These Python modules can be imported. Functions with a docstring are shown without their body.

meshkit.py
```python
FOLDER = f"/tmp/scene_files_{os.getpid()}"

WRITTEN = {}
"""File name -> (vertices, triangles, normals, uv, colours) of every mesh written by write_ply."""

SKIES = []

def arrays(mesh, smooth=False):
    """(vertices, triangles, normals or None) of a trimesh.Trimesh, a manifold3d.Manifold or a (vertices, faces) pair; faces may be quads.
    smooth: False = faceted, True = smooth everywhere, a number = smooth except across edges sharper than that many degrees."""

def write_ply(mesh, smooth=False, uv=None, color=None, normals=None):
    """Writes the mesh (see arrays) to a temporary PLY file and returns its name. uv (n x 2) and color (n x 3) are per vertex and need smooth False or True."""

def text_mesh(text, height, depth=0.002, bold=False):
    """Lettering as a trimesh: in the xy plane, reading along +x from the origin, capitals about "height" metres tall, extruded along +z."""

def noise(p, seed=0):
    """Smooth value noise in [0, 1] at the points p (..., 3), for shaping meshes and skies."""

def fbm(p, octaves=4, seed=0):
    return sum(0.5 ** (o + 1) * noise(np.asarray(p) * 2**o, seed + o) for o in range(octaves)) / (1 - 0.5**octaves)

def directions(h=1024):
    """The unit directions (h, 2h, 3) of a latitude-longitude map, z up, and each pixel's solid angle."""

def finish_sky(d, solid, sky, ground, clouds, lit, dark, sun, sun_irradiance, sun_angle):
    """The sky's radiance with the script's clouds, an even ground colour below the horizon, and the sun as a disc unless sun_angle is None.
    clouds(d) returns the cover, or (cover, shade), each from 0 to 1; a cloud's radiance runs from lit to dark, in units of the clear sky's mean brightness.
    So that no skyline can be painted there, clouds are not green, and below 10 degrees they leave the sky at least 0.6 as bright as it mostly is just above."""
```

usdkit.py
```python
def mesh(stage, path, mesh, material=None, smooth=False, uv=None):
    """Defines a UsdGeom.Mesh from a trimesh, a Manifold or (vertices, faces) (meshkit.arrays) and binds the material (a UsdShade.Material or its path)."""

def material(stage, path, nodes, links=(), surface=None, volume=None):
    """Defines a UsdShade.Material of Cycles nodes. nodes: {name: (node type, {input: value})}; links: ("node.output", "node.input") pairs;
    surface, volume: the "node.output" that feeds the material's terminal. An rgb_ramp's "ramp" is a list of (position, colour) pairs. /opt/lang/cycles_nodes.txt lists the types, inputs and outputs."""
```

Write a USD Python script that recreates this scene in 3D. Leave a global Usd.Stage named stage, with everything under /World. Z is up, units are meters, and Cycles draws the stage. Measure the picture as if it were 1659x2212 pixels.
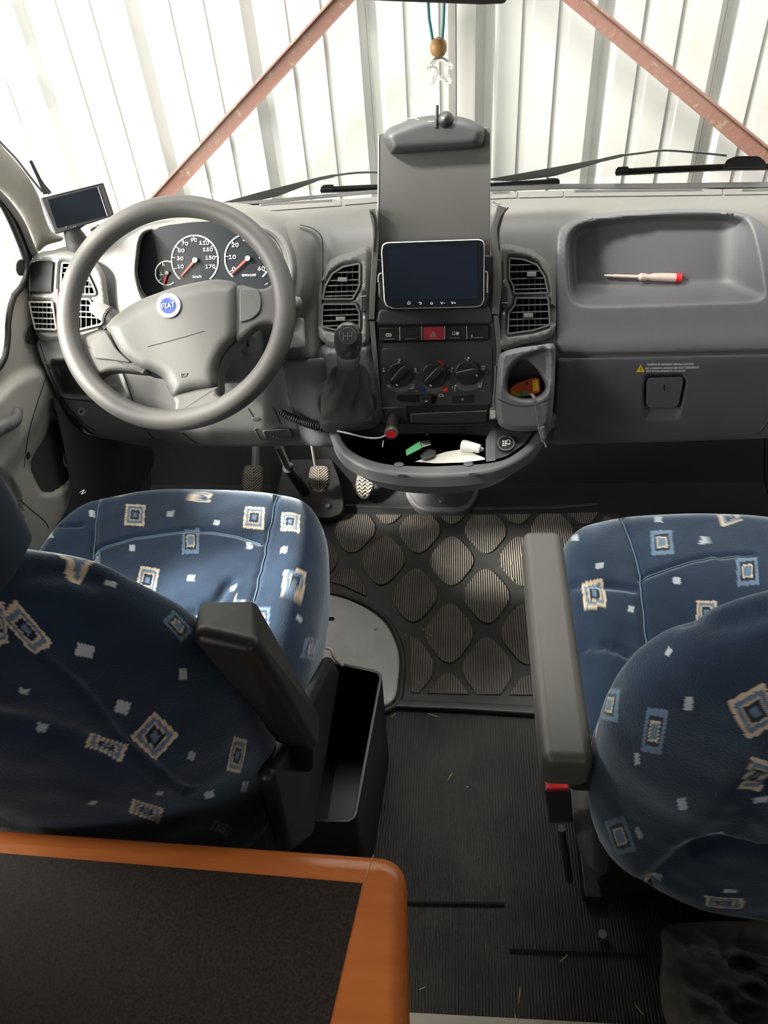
import math, random
import numpy as np, trimesh, mapbox_earcut, usdkit, meshkit
from scipy.spatial import Delaunay
from shapely.geometry import Polygon, LineString
from pxr import Usd, UsdGeom, UsdLux, UsdShade, Gf, Sdf, Vt

stage = Usd.Stage.CreateInMemory()
UsdGeom.Xform.Define(stage, '/World')
UsdGeom.Scope.Define(stage, '/World/Looks')
rng = np.random.default_rng(7)

# ------------------------------------------------------------------ camera
W, H, F = 1659, 2212, 1600.0
EYE = np.array([0.05, 0.0, 1.55])
YAW, PITCH, ROLL = np.radians([8.0, 42.4, -5.4])
_f = np.array([-np.sin(YAW) * np.cos(PITCH), np.cos(YAW) * np.cos(PITCH), -np.sin(PITCH)])
_r = np.array([np.cos(YAW), np.sin(YAW), 0.0])
_u = np.cross(_r, _f)
CR = np.cos(ROLL) * _r + np.sin(ROLL) * _u
CU = np.cross(CR, _f)
CF = _f
cam = UsdGeom.Camera.Define(stage, '/World/camera')
cam.CreateHorizontalApertureAttr(36.0)
cam.CreateFocalLengthAttr(36.0 * F / W)
cam.CreateClippingRangeAttr((0.02, 200.0))
cam.CreateFStopAttr(0.0)
M4 = np.eye(4); M4[0, :3] = CR; M4[1, :3] = CU; M4[2, :3] = -CF; M4[3, :3] = EYE
cam.AddTransformOp().Set(Gf.Matrix4d(*M4.ravel().tolist()))
cam.CreateExposureAttr(0.0)

# ------------------------------------------------------------------ light: overcast day, and unseen sources on the left and overhead
SKY = UsdLux.DomeLight.Define(stage, '/World/sky')
SKY.CreateColorAttr((1.0, 0.98, 0.93)); SKY.CreateIntensityAttr(0.28)
def rect_light(name, pos, target, w, h, inten, col):
    L = UsdLux.RectLight.Define(stage, '/World/' + name)
    L.CreateWidthAttr(w); L.CreateHeightAttr(h); L.CreateIntensityAttr(inten); L.CreateColorAttr(col)
    p, t = np.array(pos, float), np.array(target, float)
    z = (p - t) / np.linalg.norm(p - t); x = np.cross([0, 0, 1.0], z); x /= np.linalg.norm(x); y = np.cross(z, x)
    m = np.eye(4); m[0, :3] = x; m[1, :3] = y; m[2, :3] = z; m[3, :3] = p
    L.AddTransformOp().Set(Gf.Matrix4d(*m.ravel().tolist()))
rect_light('unseen_left_daylight', (-2.3, -0.1, 1.9), (-0.3, 0.9, 0.7), 3.0, 1.4, 27.0, (1.0, 0.97, 0.91))  # out of view on the left, placed to light the wheel, dash and seats
rect_light('unseen_skylight', (-0.45, 1.72, 3.6), (-0.40, 1.60, 0.0), 2.6, 0.9, 15.0, (1.0, 0.98, 0.94))  # out of view overhead, placed to light the cushion fronts and mat
SUN = UsdLux.DistantLight.Define(stage, '/World/hazy_sun')
SUN.CreateAngleAttr(9.0); SUN.CreateIntensityAttr(230.0); SUN.CreateColorAttr((1.0, 0.95, 0.87))
_z = np.array([-0.88, -0.32, 0.80]); _z /= np.linalg.norm(_z); _x = np.cross([0, 0, 1.0], _z); _x /= np.linalg.norm(_x)
_m = np.eye(4); _m[0, :3] = _x; _m[1, :3] = np.cross(_z, _x); _m[2, :3] = _z
SUN.AddTransformOp().Set(Gf.Matrix4d(*_m.ravel().tolist()))

# unseen lights behind the camera, placed to brighten the table, knee panel and seat backs
rect_light('unseen_rear_light_a', (-0.93, -0.75, 1.30), (0.2, 1.2, 0.7), 0.9, 0.5, 4.0, (1.0, 0.97, 0.92))
rect_light('unseen_rear_light_b', (0.93, -0.95, 1.30), (-0.2, 1.2, 0.7), 0.9, 0.5, 2.2, (1.0, 0.97, 0.92))

# ------------------------------------------------------------------ pixel -> point
def rays(u, v):
    u, v = np.asarray(u, float), np.asarray(v, float)
    return ((u - W / 2) / F)[..., None] * CR - ((v - H / 2) / F)[..., None] * CU + CF
def atz(u, v, z):
    d = rays(u, v); return EYE + d * ((z - EYE[2]) / d[..., 2])[..., None]
def aty(u, v, y):
    d = rays(u, v); return EYE + d * ((y - EYE[1]) / d[..., 1])[..., None]
def atx(u, v, x):
    d = rays(u, v); return EYE + d * ((x - EYE[0]) / d[..., 0])[..., None]
def atd(u, v, dep):
    return EYE + rays(u, v) * np.asarray(dep, float)[..., None]
def to_px(p):
    q = np.asarray(p, float) - EYE; z = q @ CF
    return np.stack([W / 2 + F * (q @ CR) / z, H / 2 - F * (q @ CU) / z], -1)
def nrm(v):
    v = np.asarray(v, float); return v / np.linalg.norm(v)

class Plane:
    """A plane in the scene with axes ex (about rightwards), ey (about upwards) and normal n (towards the viewer)."""
    def __init__(s, o, n, ex=(1, 0, 0)):
        s.o, s.n = np.asarray(o, float), nrm(n)
        s.ex = nrm(np.asarray(ex, float) - np.dot(ex, s.n) * s.n); s.ey = np.cross(s.n, s.ex)
    def hit(s, u, v):
        d = rays(u, v); return EYE + d * (((s.o - EYE) @ s.n) / (d @ s.n))[..., None]
    def loc(s, u, v):
        p = s.hit(u, v) - s.o; return np.stack([p @ s.ex, p @ s.ey], -1)
    def to(s, xy, h=0.0):
        xy = np.asarray(xy, float); return s.o + xy[..., :1] * s.ex + xy[..., 1:2] * s.ey + np.asarray(h, float)[..., None] * s.n
    def px(s, pts):
        pts = np.asarray(pts, float); return s.loc(pts[:, 0], pts[:, 1])
    def off(s, h):
        return Plane(s.o + h * s.n, s.n, s.ex)

# ------------------------------------------------------------------ curves and outlines
def resample(p, n, closed=False):
    p = np.asarray(p, float)
    if closed: p = np.vstack([p, p[:1]])
    s = np.r_[0, np.cumsum(np.linalg.norm(np.diff(p, axis=0), axis=1))]
    t = np.linspace(0, s[-1], n, endpoint=not closed)
    return np.stack([np.interp(t, s, p[:, k]) for k in range(p.shape[1])], -1)
def spline(p, n, closed=False):
    """Catmull-Rom (centripetal enough) through the points, n points out."""
    p = np.asarray(p, float); m = len(p)
    q = np.vstack([p[-1], p, p[0], p[1]]) if closed else np.vstack([2 * p[0] - p[1], p, 2 * p[-1] - p[-2]])
    segs = m if closed else m - 1
    out = []
    for i in range(segs):
        a, b, c, d = q[i:i + 4]
        t = np.linspace(0, 1, 16, endpoint=False)[:, None]
        out.append(0.5 * (2 * b + (c - a) * t + (2 * a - 5 * b + 4 * c - d) * t ** 2 + (3 * b - 3 * c + d - a) * t ** 3))
    out = np.vstack(out + ([] if closed else [p[-1:]]))
    return resample(out, n, closed)
def rounded(p, r, k=5):
    """Polygon with rounded corners; r one radius or one per corner."""
    p = np.asarray(p, float); n = len(p); r = np.broadcast_to(r, (n,)); out = []
    for i in range(n):
        a, b, c = p[i - 1], p[i], p[(i + 1) % n]
        u, w = a - b, c - b; lu, lw = np.linalg.norm(u), np.linalg.norm(w)
        q = min(r[i], 0.48 * lu, 0.48 * lw)
        if q < 1e-9: out.append(b[None]); continue
        s, e = b + u / lu * q, b + w / lw * q
        t = np.linspace(0, 1, k + 1)[:, None]
        out.append((1 - t) ** 2 * s + 2 * t * (1 - t) * b + t ** 2 * e)
    return np.vstack(out)
def rrect(cx, cy, w, h, r, k=5, ang=0.0):
    p = rounded(np.array([[-w, -h], [w, -h], [w, h], [-w, h]]) / 2.0, r, k)
    c, s = np.cos(ang), np.sin(ang)
    return p @ np.array([[c, s], [-s, c]]) + [cx, cy]
def circle(cx, cy, r, n=40, ry=None):
    t = np.arange(n) * 2 * np.pi / n
    return np.stack([cx + r * np.cos(t), cy + (ry or r) * np.sin(t)], -1)
def ccw(p):
    p = np.asarray(p, float)
    a = np.sum(p[:, 0] * np.roll(p[:, 1], -1) - np.roll(p[:, 0], -1) * p[:, 1])
    return p if a > 0 else p[::-1]

# ------------------------------------------------------------------ meshes: (V, F)
def join(*ms):
    V, Fs, n = [], [], 0
    for m in ms:
        if hasattr(m, 'vertices'): m = (np.array(m.vertices), np.array(m.faces))
        v, f = m; f = np.asarray(f, int)
        if f.shape[1] == 4: f = np.vstack([f[:, [0, 1, 2]], f[:, [0, 2, 3]]])
        V.append(v); Fs.append(f + n); n += len(v)
    return np.vstack(V), np.vstack(Fs)
def earcut(rings):
    v = np.vstack(rings); e = np.cumsum([len(r) for r in rings]).astype(np.uint32)
    return v, mapbox_earcut.triangulate_float64(np.ascontiguousarray(v[:, :2]), e).reshape(-1, 3).astype(int)
def inset(p, d):
    """Offset a ccw outline inwards by d, same number of points."""
    a = p - np.roll(p, 1, 0); b = np.roll(p, -1, 0) - p
    na = np.stack([-a[:, 1], a[:, 0]], -1) / (np.linalg.norm(a, axis=1, keepdims=True) + 1e-12)
    nb = np.stack([-b[:, 1], b[:, 0]], -1) / (np.linalg.norm(b, axis=1, keepdims=True) + 1e-12)
    m = na + nb; l = np.maximum((m * m).sum(1, keepdims=True) / 2, 0.35)
    return p + d * m / l
def slab2(out, h0, h1, bevel=0.0, seg=3, holes=(), bottom=True, dome=0.0):
    """Local mesh: outline (xy) extruded from h0 to h1 with a rounded top edge. Returns xy + h."""
    out = ccw(out); rings = []
    def loop(p, hs, flip):
        rs = [(p, h0)]
        for k in range(seg + 1 if bevel > 0 else 1):
            a = (np.pi / 2) * k / seg if bevel > 0 else 0
            rs.append((inset(p, bevel * (1 - np.cos(a))) if bevel > 0 else p, (h1 - bevel + bevel * np.sin(a)) if bevel > 0 else h1))
        return rs
    V, Fc, base = [], [], 0
    tops, bots = [], []
    for i, p in enumerate([out] + [ccw(h)[::-1] for h in holes]):
        rs = loop(p, None, i > 0); n = len(p)
        for k, (q, h) in enumerate(rs):
            V.append(np.c_[q, np.full(n, h)])
            if k:
                a = base + (k - 1) * n + np.arange(n); b = base + (k - 1) * n + (np.arange(n) + 1) % n
                Fc.append(np.stack([a, b, b + n], -1)); Fc.append(np.stack([a, b + n, a + n], -1))
        bots.append((base, rs[0][0])); tops.append((base + (len(rs) - 1) * n, rs[-1][0])); base += len(rs) * n
    for lst, flip in ((tops, False), (bots, True)):
        if flip and not bottom: continue
        _, t = earcut([p for _, p in lst])
        idx = np.concatenate([b + np.arange(len(p)) for b, p in lst])
        t = idx[t]
        pts = np.vstack(V)
        ar = np.cross(pts[t[:, 1], :2] - pts[t[:, 0], :2], pts[t[:, 2], :2] - pts[t[:, 0], :2])
        t[ar < 0] = t[ar < 0][:, ::-1]
        Fc.append(t[:, ::-1] if flip else t)
    return np.vstack(V), np.vstack(Fc)
def place(plane, m):
    v, f = m; return plane.to(v[:, :2], v[:, 2]), f
def slab(plane, out, h0, h1, bevel=0.0, seg=3, holes=(), **k):
    return place(plane, slab2(out, h0, h1, bevel, seg, holes, **k))
def pslab(plane, px, h0, h1, bevel=0.0, r=None, sm=None, holes=(), seg=3):
    """Slab whose front outline was read in pixels; r rounds corners (pixels), sm = spline to sm points."""
    def prep(p):
        p = np.asarray(p, float)
        if r is not None: p = rounded(p, r)
        if sm: p = spline(p, sm, True)
        return plane.px(p)
    pl = plane
    return slab(pl, prep(px), h0, h1, bevel, seg, [prep(q) for q in holes])
def box(c, size, bevel=0.0, seg=3, ex=None, n=None):
    pl = Plane(c, n if n is not None else (0, 0, 1), ex if ex is not None else (1, 0, 0))
    sx, sy, sz = size
    if bevel <= 0: return slab(pl, rrect(0, 0, sx, sy, 0), -sz / 2, sz / 2)
    o = rrect(0, 0, sx, sy, bevel * 1.2, 4)
    a = slab2(o, 0, sz / 2, bevel, seg, bottom=False); b = (a[0] * [1, 1, -1], a[1][:, ::-1])
    return place(pl, join(a, b))
def tube(pts, r, sides=10, closed=False, caps=True, up=None):
    p = np.asarray(pts, float); n = len(p); r = np.broadcast_to(r, (n,))
    t = (np.roll(p, -1, 0) - np.roll(p, 1, 0)) if closed else np.gradient(p, axis=0)
    t /= np.linalg.norm(t, axis=1, keepdims=True) + 1e-12
    N = np.zeros_like(p)
    a = np.cross(t[0], [0, 0, 1.0] if abs(t[0][2]) < 0.9 else [1.0, 0, 0]) if up is None else np.asarray(up, float)
    for i in range(n):
        a = a - (a @ t[i]) * t[i]; a /= np.linalg.norm(a) + 1e-12; N[i] = a
    Bn = np.cross(t, N); ang = np.arange(sides) * 2 * np.pi / sides
    V = p[:, None] + r[:, None, None] * (np.cos(ang)[None, :, None] * N[:, None] + np.sin(ang)[None, :, None] * Bn[:, None])
    k = n if closed else n - 1
    i, j = np.meshgrid(np.arange(k), np.arange(sides), indexing='ij'); i2 = (i + 1) % n
    q = np.stack([i * sides + j, i * sides + (j + 1) % sides, i2 * sides + (j + 1) % sides, i2 * sides + j], -1).reshape(-1, 4)
    f = np.vstack([q[:, [0, 1, 2]], q[:, [0, 2, 3]]]); V = V.reshape(-1, 3)
    if caps and not closed:
        c = len(V); V = np.vstack([V, p[0], p[-1]]); j = np.arange(sides)
        f = np.vstack([f, np.stack([np.full(sides, c), (j + 1) % sides, j], -1), np.stack([np.full(sides, c + 1), (n - 1) * sides + j, (n - 1) * sides + (j + 1) % sides], -1)])
    return V, f
def ribbon_seam(pts, r=0.0012):
    return tube(pts, r, 6)
def lathe(prof, o, axis, n=32, ex=None):
    """prof: (radius, height along axis)."""
    pl = Plane(o, axis, ex if ex is not None else ((1, 0, 0) if abs(nrm(axis)[0]) < 0.9 else (0, 1, 0)))
    prof = np.asarray(prof, float); a = np.arange(n) * 2 * np.pi / n
    V = pl.to(np.stack([np.outer(prof[:, 0], np.cos(a)), np.outer(prof[:, 0], np.sin(a))], -1).reshape(-1, 2), np.repeat(prof[:, 1], n))
    i, j = np.meshgrid(np.arange(len(prof) - 1), np.arange(n), indexing='ij')
    q = np.stack([i * n + j, i * n + (j + 1) % n, (i + 1) * n + (j + 1) % n, (i + 1) * n + j], -1).reshape(-1, 4)
    f = [q[:, [0, 1, 2]], q[:, [0, 2, 3]]]
    return V, np.vstack(f)
def grid_faces(nu, nv, wrap=False):
    i, j = np.meshgrid(np.arange(nu - 1), np.arange(nv if wrap else nv - 1), indexing='ij')
    j2 = (j + 1) % nv
    q = np.stack([i * nv + j, i * nv + j2, (i + 1) * nv + j2, (i + 1) * nv + j], -1).reshape(-1, 4)
    return np.vstack([q[:, [0, 1, 2]], q[:, [0, 2, 3]]])
def text(plane, s, uv, height, ang=0.0, bold=True, h=0.0006, depth=0.0005, center=True, slant=0.0, stretch=1.0):
    m = meshkit.text_mesh(s, height, depth, bold)
    v = np.array(m.vertices); f = np.array(m.faces)
    if center: v[:, :2] -= (v[:, :2].min(0) + v[:, :2].max(0)) / 2
    v[:, 0] = v[:, 0] * stretch + slant * v[:, 1]
    c, sn = np.cos(ang), np.sin(ang)
    xy = v[:, :2] @ np.array([[c, sn], [-sn, c]]) + np.asarray(uv, float)
    return plane.to(xy, v[:, 2] + h), f

# ------------------------------------------------------------------ surfaces read in pixels (relief over a base surface)
def sdist(poly, u, v):
    """Signed distance in pixels to a polygon, negative inside."""
    p = np.asarray(poly, float); q = np.roll(p, -1, 0)
    x = np.stack([np.ravel(u), np.ravel(v)], -1); d = np.full(len(x), 1e9); ins = np.zeros(len(x), bool)
    for a, b in zip(p, q):
        e = b - a; w = x - a; t = np.clip((w @ e) / (e @ e + 1e-12), 0, 1)
        d = np.minimum(d, np.hypot(*(w - t[:, None] * e).T))
        c = (a[1] > x[:, 1]) != (b[1] > x[:, 1])
        with np.errstate(divide='ignore', invalid='ignore'):
            ins ^= c & (x[:, 0] < (b[0] - a[0]) * (x[:, 1] - a[1]) / (b[1] - a[1] + 1e-12) + a[0])
    return np.where(ins, -d, d).reshape(np.shape(u))
def sstep(x):
    x = np.clip(x, 0, 1); return x * x * (3 - 2 * x)
def smin(a, b, k):
    h = np.clip(0.5 + 0.5 * (b - a) / k, 0, 1); return b * (1 - h) + a * h - k * h * (1 - h)
def smax(a, b, k):
    return -smin(-a, -b, k)
def tplane(u, v, p0, n):
    d = rays(u, v); n = np.asarray(n, float)
    den = d @ n; den = np.where(np.abs(den) < 1e-6, 1e-6, den)
    return ((np.asarray(p0, float) - EYE) @ n) / den
def plane3(a, b, c):
    return a, np.cross(np.asarray(b) - a, np.asarray(c) - a)
def relief(outline, tfun, step=6.0, edge=0.003, skirt=0.02, holes=(), edge_px=3.0):
    """Mesh of the part of a surface seen inside a pixel outline; its border is rounded back by edge and runs back by skirt."""
    O = Polygon(outline).buffer(0)
    rings_src = [np.asarray(outline, float)] + [np.asarray(h, float) for h in holes]
    if holes: O = O.difference(Polygon(holes[0]).buffer(0)) if len(holes) == 1 else O.difference(__import__('shapely').union_all([Polygon(h).buffer(0) for h in holes]))
    rings = []
    for r in rings_src:
        L = Polygon(r).length; rings.append(resample(r, max(8, int(L / step)), True))
    pts = [np.vstack(rings)]; nb = len(pts[0])
    inner = O.buffer(-edge_px)
    for g in getattr(inner, 'geoms', [inner]):
        if g.is_empty: continue
        for r in [g.exterior, *g.interiors]:
            c = np.asarray(r.coords)[:-1]; pts.append(resample(c, max(6, int(r.length / step)), True))
    x0, y0, x1, y1 = O.bounds
    gu, gv = np.meshgrid(np.arange(x0, x1, step), np.arange(y0, y1, step)); gu[1::2] += step / 2
    import shapely
    ok = shapely.contains_xy(O.buffer(-edge_px - step * 0.55), gu.ravel(), gv.ravel())
    pts.append(np.stack([gu.ravel(), gv.ravel()], -1)[ok])
    P = np.vstack(pts)
    tri = Delaunay(P).simplices
    cen = P[tri].mean(1); tri = tri[shapely.contains_xy(O, cen[:, 0], cen[:, 1])]
    a = np.cross(P[tri[:, 1]] - P[tri[:, 0]], P[tri[:, 2]] - P[tri[:, 0]])
    tri = tri[np.abs(a) > 1e-6]; a = a[np.abs(a) > 1e-6]
    tri[a > 0] = tri[a > 0][:, ::-1]                     # v runs down: this makes faces look at the viewer
    t = tfun(P[:, 0], P[:, 1]); d = rays(P[:, 0], P[:, 1])
    t = t.copy(); ln = np.linalg.norm(d, axis=1); t[:nb] += edge / ln[:nb]
    V = EYE + d * t[:, None]; Fs = [tri]
    b0 = 0; VV = [V]; n = len(V)
    for i, r in enumerate(rings):
        m = len(r); idx = b0 + np.arange(m); b0 += m
        VV.append(EYE + d[idx] * (t[idx] + skirt / ln[idx])[:, None] )
        a_, b_ = idx, np.roll(idx, -1); c_, d_ = n + np.arange(m), n + (np.arange(m) + 1) % m; n += m
        area = np.sum(r[:, 0] * np.roll(r[:, 1], -1) - np.roll(r[:, 0], -1) * r[:, 1])
        q1, q2 = np.stack([a_, b_, d_], -1), np.stack([a_, d_, c_], -1)
        if (area > 0) == (i == 0): q1, q2 = q1[:, ::-1], q2[:, ::-1]
        Fs += [q1, q2]
    return np.vstack(VV), np.vstack(Fs)

# ------------------------------------------------------------------ materials
MATS = {}
def mat(name, nodes, links=(), surface='p.BSDF'):
    MATS[name] = usdkit.material(stage, '/World/Looks/' + name, nodes, links, surface=surface); return MATS[name]
def plastic(name, col, rough=0.5, grain=0.0, gscale=900.0, metallic=0.0, spec=0.5, var=0.0, vscale=6.0, coat=0.0, dust=None):
    n = {'p': ('principled_bsdf', {'base_color': col, 'roughness': rough, 'metallic': metallic, 'specular_ior_level': spec, 'coat_weight': coat})}
    l = []
    if grain or var: n['g'] = ('geometry', {})
    if grain:
        n['n'] = ('noise_texture', {'scale': gscale, 'detail': 2.0}); n['b'] = ('bump', {'strength': grain, 'distance': 0.0006})
        l += [('g.position', 'n.vector'), ('n.fac', 'b.height'), ('b.normal', 'p.normal')]
    if var:
        c = np.array(col)
        n['w'] = ('noise_texture', {'scale': vscale, 'detail': 5.0, 'roughness': 0.6})
        n['r'] = ('rgb_ramp', {'ramp': [(0.3, tuple(c * (1 - var))), (0.7, tuple(np.minimum(c * (1 + var), 1)))]})
        l += [('g.position', 'w.vector'), ('w.fac', 'r.fac'), ('r.color', 'p.base_color')]
    return mat(name, n, l)
DASH = (0.12, 0.117, 0.112)
plastic('dash_plastic', DASH, 0.52, 0.25, 1100, var=0.04)
plastic('knee_plastic', (0.19, 0.187, 0.182), 0.5, 0.25, 1100, var=0.04)
plastic('dash_dark', (0.10, 0.10, 0.107), 0.5, 0.25, 1100, var=0.05)
plastic('pod_plastic', (0.085, 0.083, 0.081), 0.5, 0.2, 1100, var=0.05)
plastic('console_plastic', (0.045, 0.045, 0.048), 0.48, 0.2, 1000, var=0.08)
plastic('console_grey', (0.11, 0.11, 0.115), 0.5, 0.2, 1000, var=0.06)
plastic('black_plastic', (0.016, 0.016, 0.017), 0.42)
plastic('soft_black', (0.022, 0.021, 0.022), 0.38, 0.15, 700)
plastic('arm_plastic', (0.10, 0.095, 0.088), 0.36, 0.12, 900)
plastic('gap_black', (0.006, 0.006, 0.006), 0.9)
plastic('wheel_foam', (0.075, 0.072, 0.068), 0.5, 0.3, 1300, var=0.05)
plastic('hub_plastic', (0.084, 0.082, 0.079), 0.5, 0.22, 1300, var=0.03)
plastic('pillar_fabric', (0.30, 0.285, 0.25), 0.85, 0.2, 1500)
plastic('door_plastic', (0.33, 0.32, 0.29), 0.5, 0.25, 1000, var=0.04)
plastic('white_print', (0.8, 0.8, 0.78), 0.6)
plastic('grey_print', (0.42, 0.42, 0.42), 0.6)
plastic('red_print', (0.5, 0.03, 0.025), 0.5)
plastic('blue_print', (0.006, 0.026, 0.18), 0.5)
plastic('chrome', (0.8, 0.8, 0.8), 0.15, metallic=1.0)
plastic('silver_paint', (0.62, 0.60, 0.57), 0.35, metallic=0.3)
plastic('steel', (0.42, 0.40, 0.38), 0.35, metallic=0.9, var=0.2, vscale=40)
plastic('screen_glass', (0.006, 0.008, 0.012), 0.08, coat=0.5)
plastic('lens_black', (0.012, 0.014, 0.017), 0.25)
plastic('red_plastic', (0.62, 0.02, 0.025), 0.35)
plastic('dull_red', (0.42, 0.035, 0.05), 0.45)
plastic('needle_red', (0.8, 0.06, 0.04), 0.4)
plastic('green_plastic', (0.10, 0.45, 0.17), 0.4)
plastic('white_plastic', (0.85, 0.84, 0.80), 0.35)
plastic('paper', (0.75, 0.72, 0.65), 0.8)
plastic('yellow_print', (0.9, 0.55, 0.02), 0.5)
plastic('orange_card', (0.75, 0.12, 0.015), 0.45)
plastic('cover_grey', (0.52, 0.515, 0.51), 0.38, 0.1, 700, var=0.10, vscale=14)
plastic('pillar_steel', (0.17, 0.165, 0.155), 0.6, var=0.15)
plastic('wood_bead', (0.55, 0.30, 0.12), 0.45, var=0.15, vscale=60)
plastic('teal_cord', (0.06, 0.33, 0.36), 0.7)
plastic('wiper_grey', (0.17, 0.175, 0.17), 0.5)
plastic('pedal_dark', (0.10, 0.092, 0.08), 0.7, 0.3, 400)
plastic('leather', (0.06, 0.056, 0.053), 0.36, 0.35, 500)
plastic('pedal_rubber', (0.28, 0.255, 0.21), 0.7, 0.3, 400, var=0.2, vscale=60)
plastic('carpet_black', (0.012, 0.012, 0.013), 0.95, 0.8, 500)
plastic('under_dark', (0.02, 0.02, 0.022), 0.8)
plastic('straw', (0.55, 0.42, 0.18), 0.7)
plastic('foam', (0.55, 0.42, 0.22), 0.9)
plastic('room_beige', (0.10, 0.08, 0.06), 0.7)
plastic('roof_lining', (0.30, 0.28, 0.25), 0.9)
plastic('hood_paint', (0.75, 0.74, 0.72), 0.3)

# ------------------------------------------------------------------ objects
USED = {}
def numbered(parent, name):
    k = (parent, name); USED[k] = USED.get(k, -1) + 1
    return name if USED[k] == 0 else '%s_%03d' % (name, USED[k])
class Node:
    def __init__(s, path, loc): s.path, s.loc = path, loc
def setdata(path, **kw):
    p = stage.GetPrimAtPath(path)
    for k, v in kw.items():
        if v: p.SetCustomDataByKey(k, v)
def thing(name, label, cat, loc, group=None, kind=None):
    path = '/World/' + numbered('', name)
    x = UsdGeom.Xform.Define(stage, path); loc = np.asarray(loc, float); x.AddTranslateOp().Set(Gf.Vec3d(*loc.tolist()))
    setdata(path, label=label, category=cat, group=group, kind=kind)
    return Node(path, loc)
def part(parent, name, mesh, material, smooth=32, label=None, kind=None, colors=None):
    """One mesh, in world coordinates, under a thing or a part."""
    path = parent.path + '/' + numbered(parent.path, name)
    if hasattr(mesh, 'vertices'): mesh = (np.array(mesh.vertices), np.array(mesh.faces))
    v = np.asarray(mesh[0], float) - parent.loc
    usdkit.mesh(stage, path, (v, mesh[1]), MATS[material] if isinstance(material, str) else material, smooth=smooth)
    if colors is not None:
        UsdGeom.PrimvarsAPI(stage.GetPrimAtPath(path)).CreatePrimvar('motif', Sdf.ValueTypeNames.Color3fArray, 'vertex').Set(Vt.Vec3fArray.FromNumpy(np.asarray(colors, np.float32)))
    setdata(path, label=label, kind=kind)
    return Node(path, parent.loc)
def top(name, mesh, material, label=None, cat=None, group=None, kind=None, smooth=32):
    """A thing that is a single mesh."""
    if hasattr(mesh, 'vertices'): mesh = (np.array(mesh.vertices), np.array(mesh.faces))
    path = '/World/' + numbered('', name); v = np.asarray(mesh[0], float)
    loc = np.array([(v[:, 0].min() + v[:, 0].max()) / 2, (v[:, 1].min() + v[:, 1].max()) / 2, v[:, 2].min()])
    m = usdkit.mesh(stage, path, (v - loc, mesh[1]), MATS[material] if isinstance(material, str) else material, smooth=smooth)
    m.AddTranslateOp().Set(Gf.Vec3d(*loc.tolist()))
    setdata(path, label=label, category=cat, group=group, kind=kind)
    return Node(path, loc)
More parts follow.
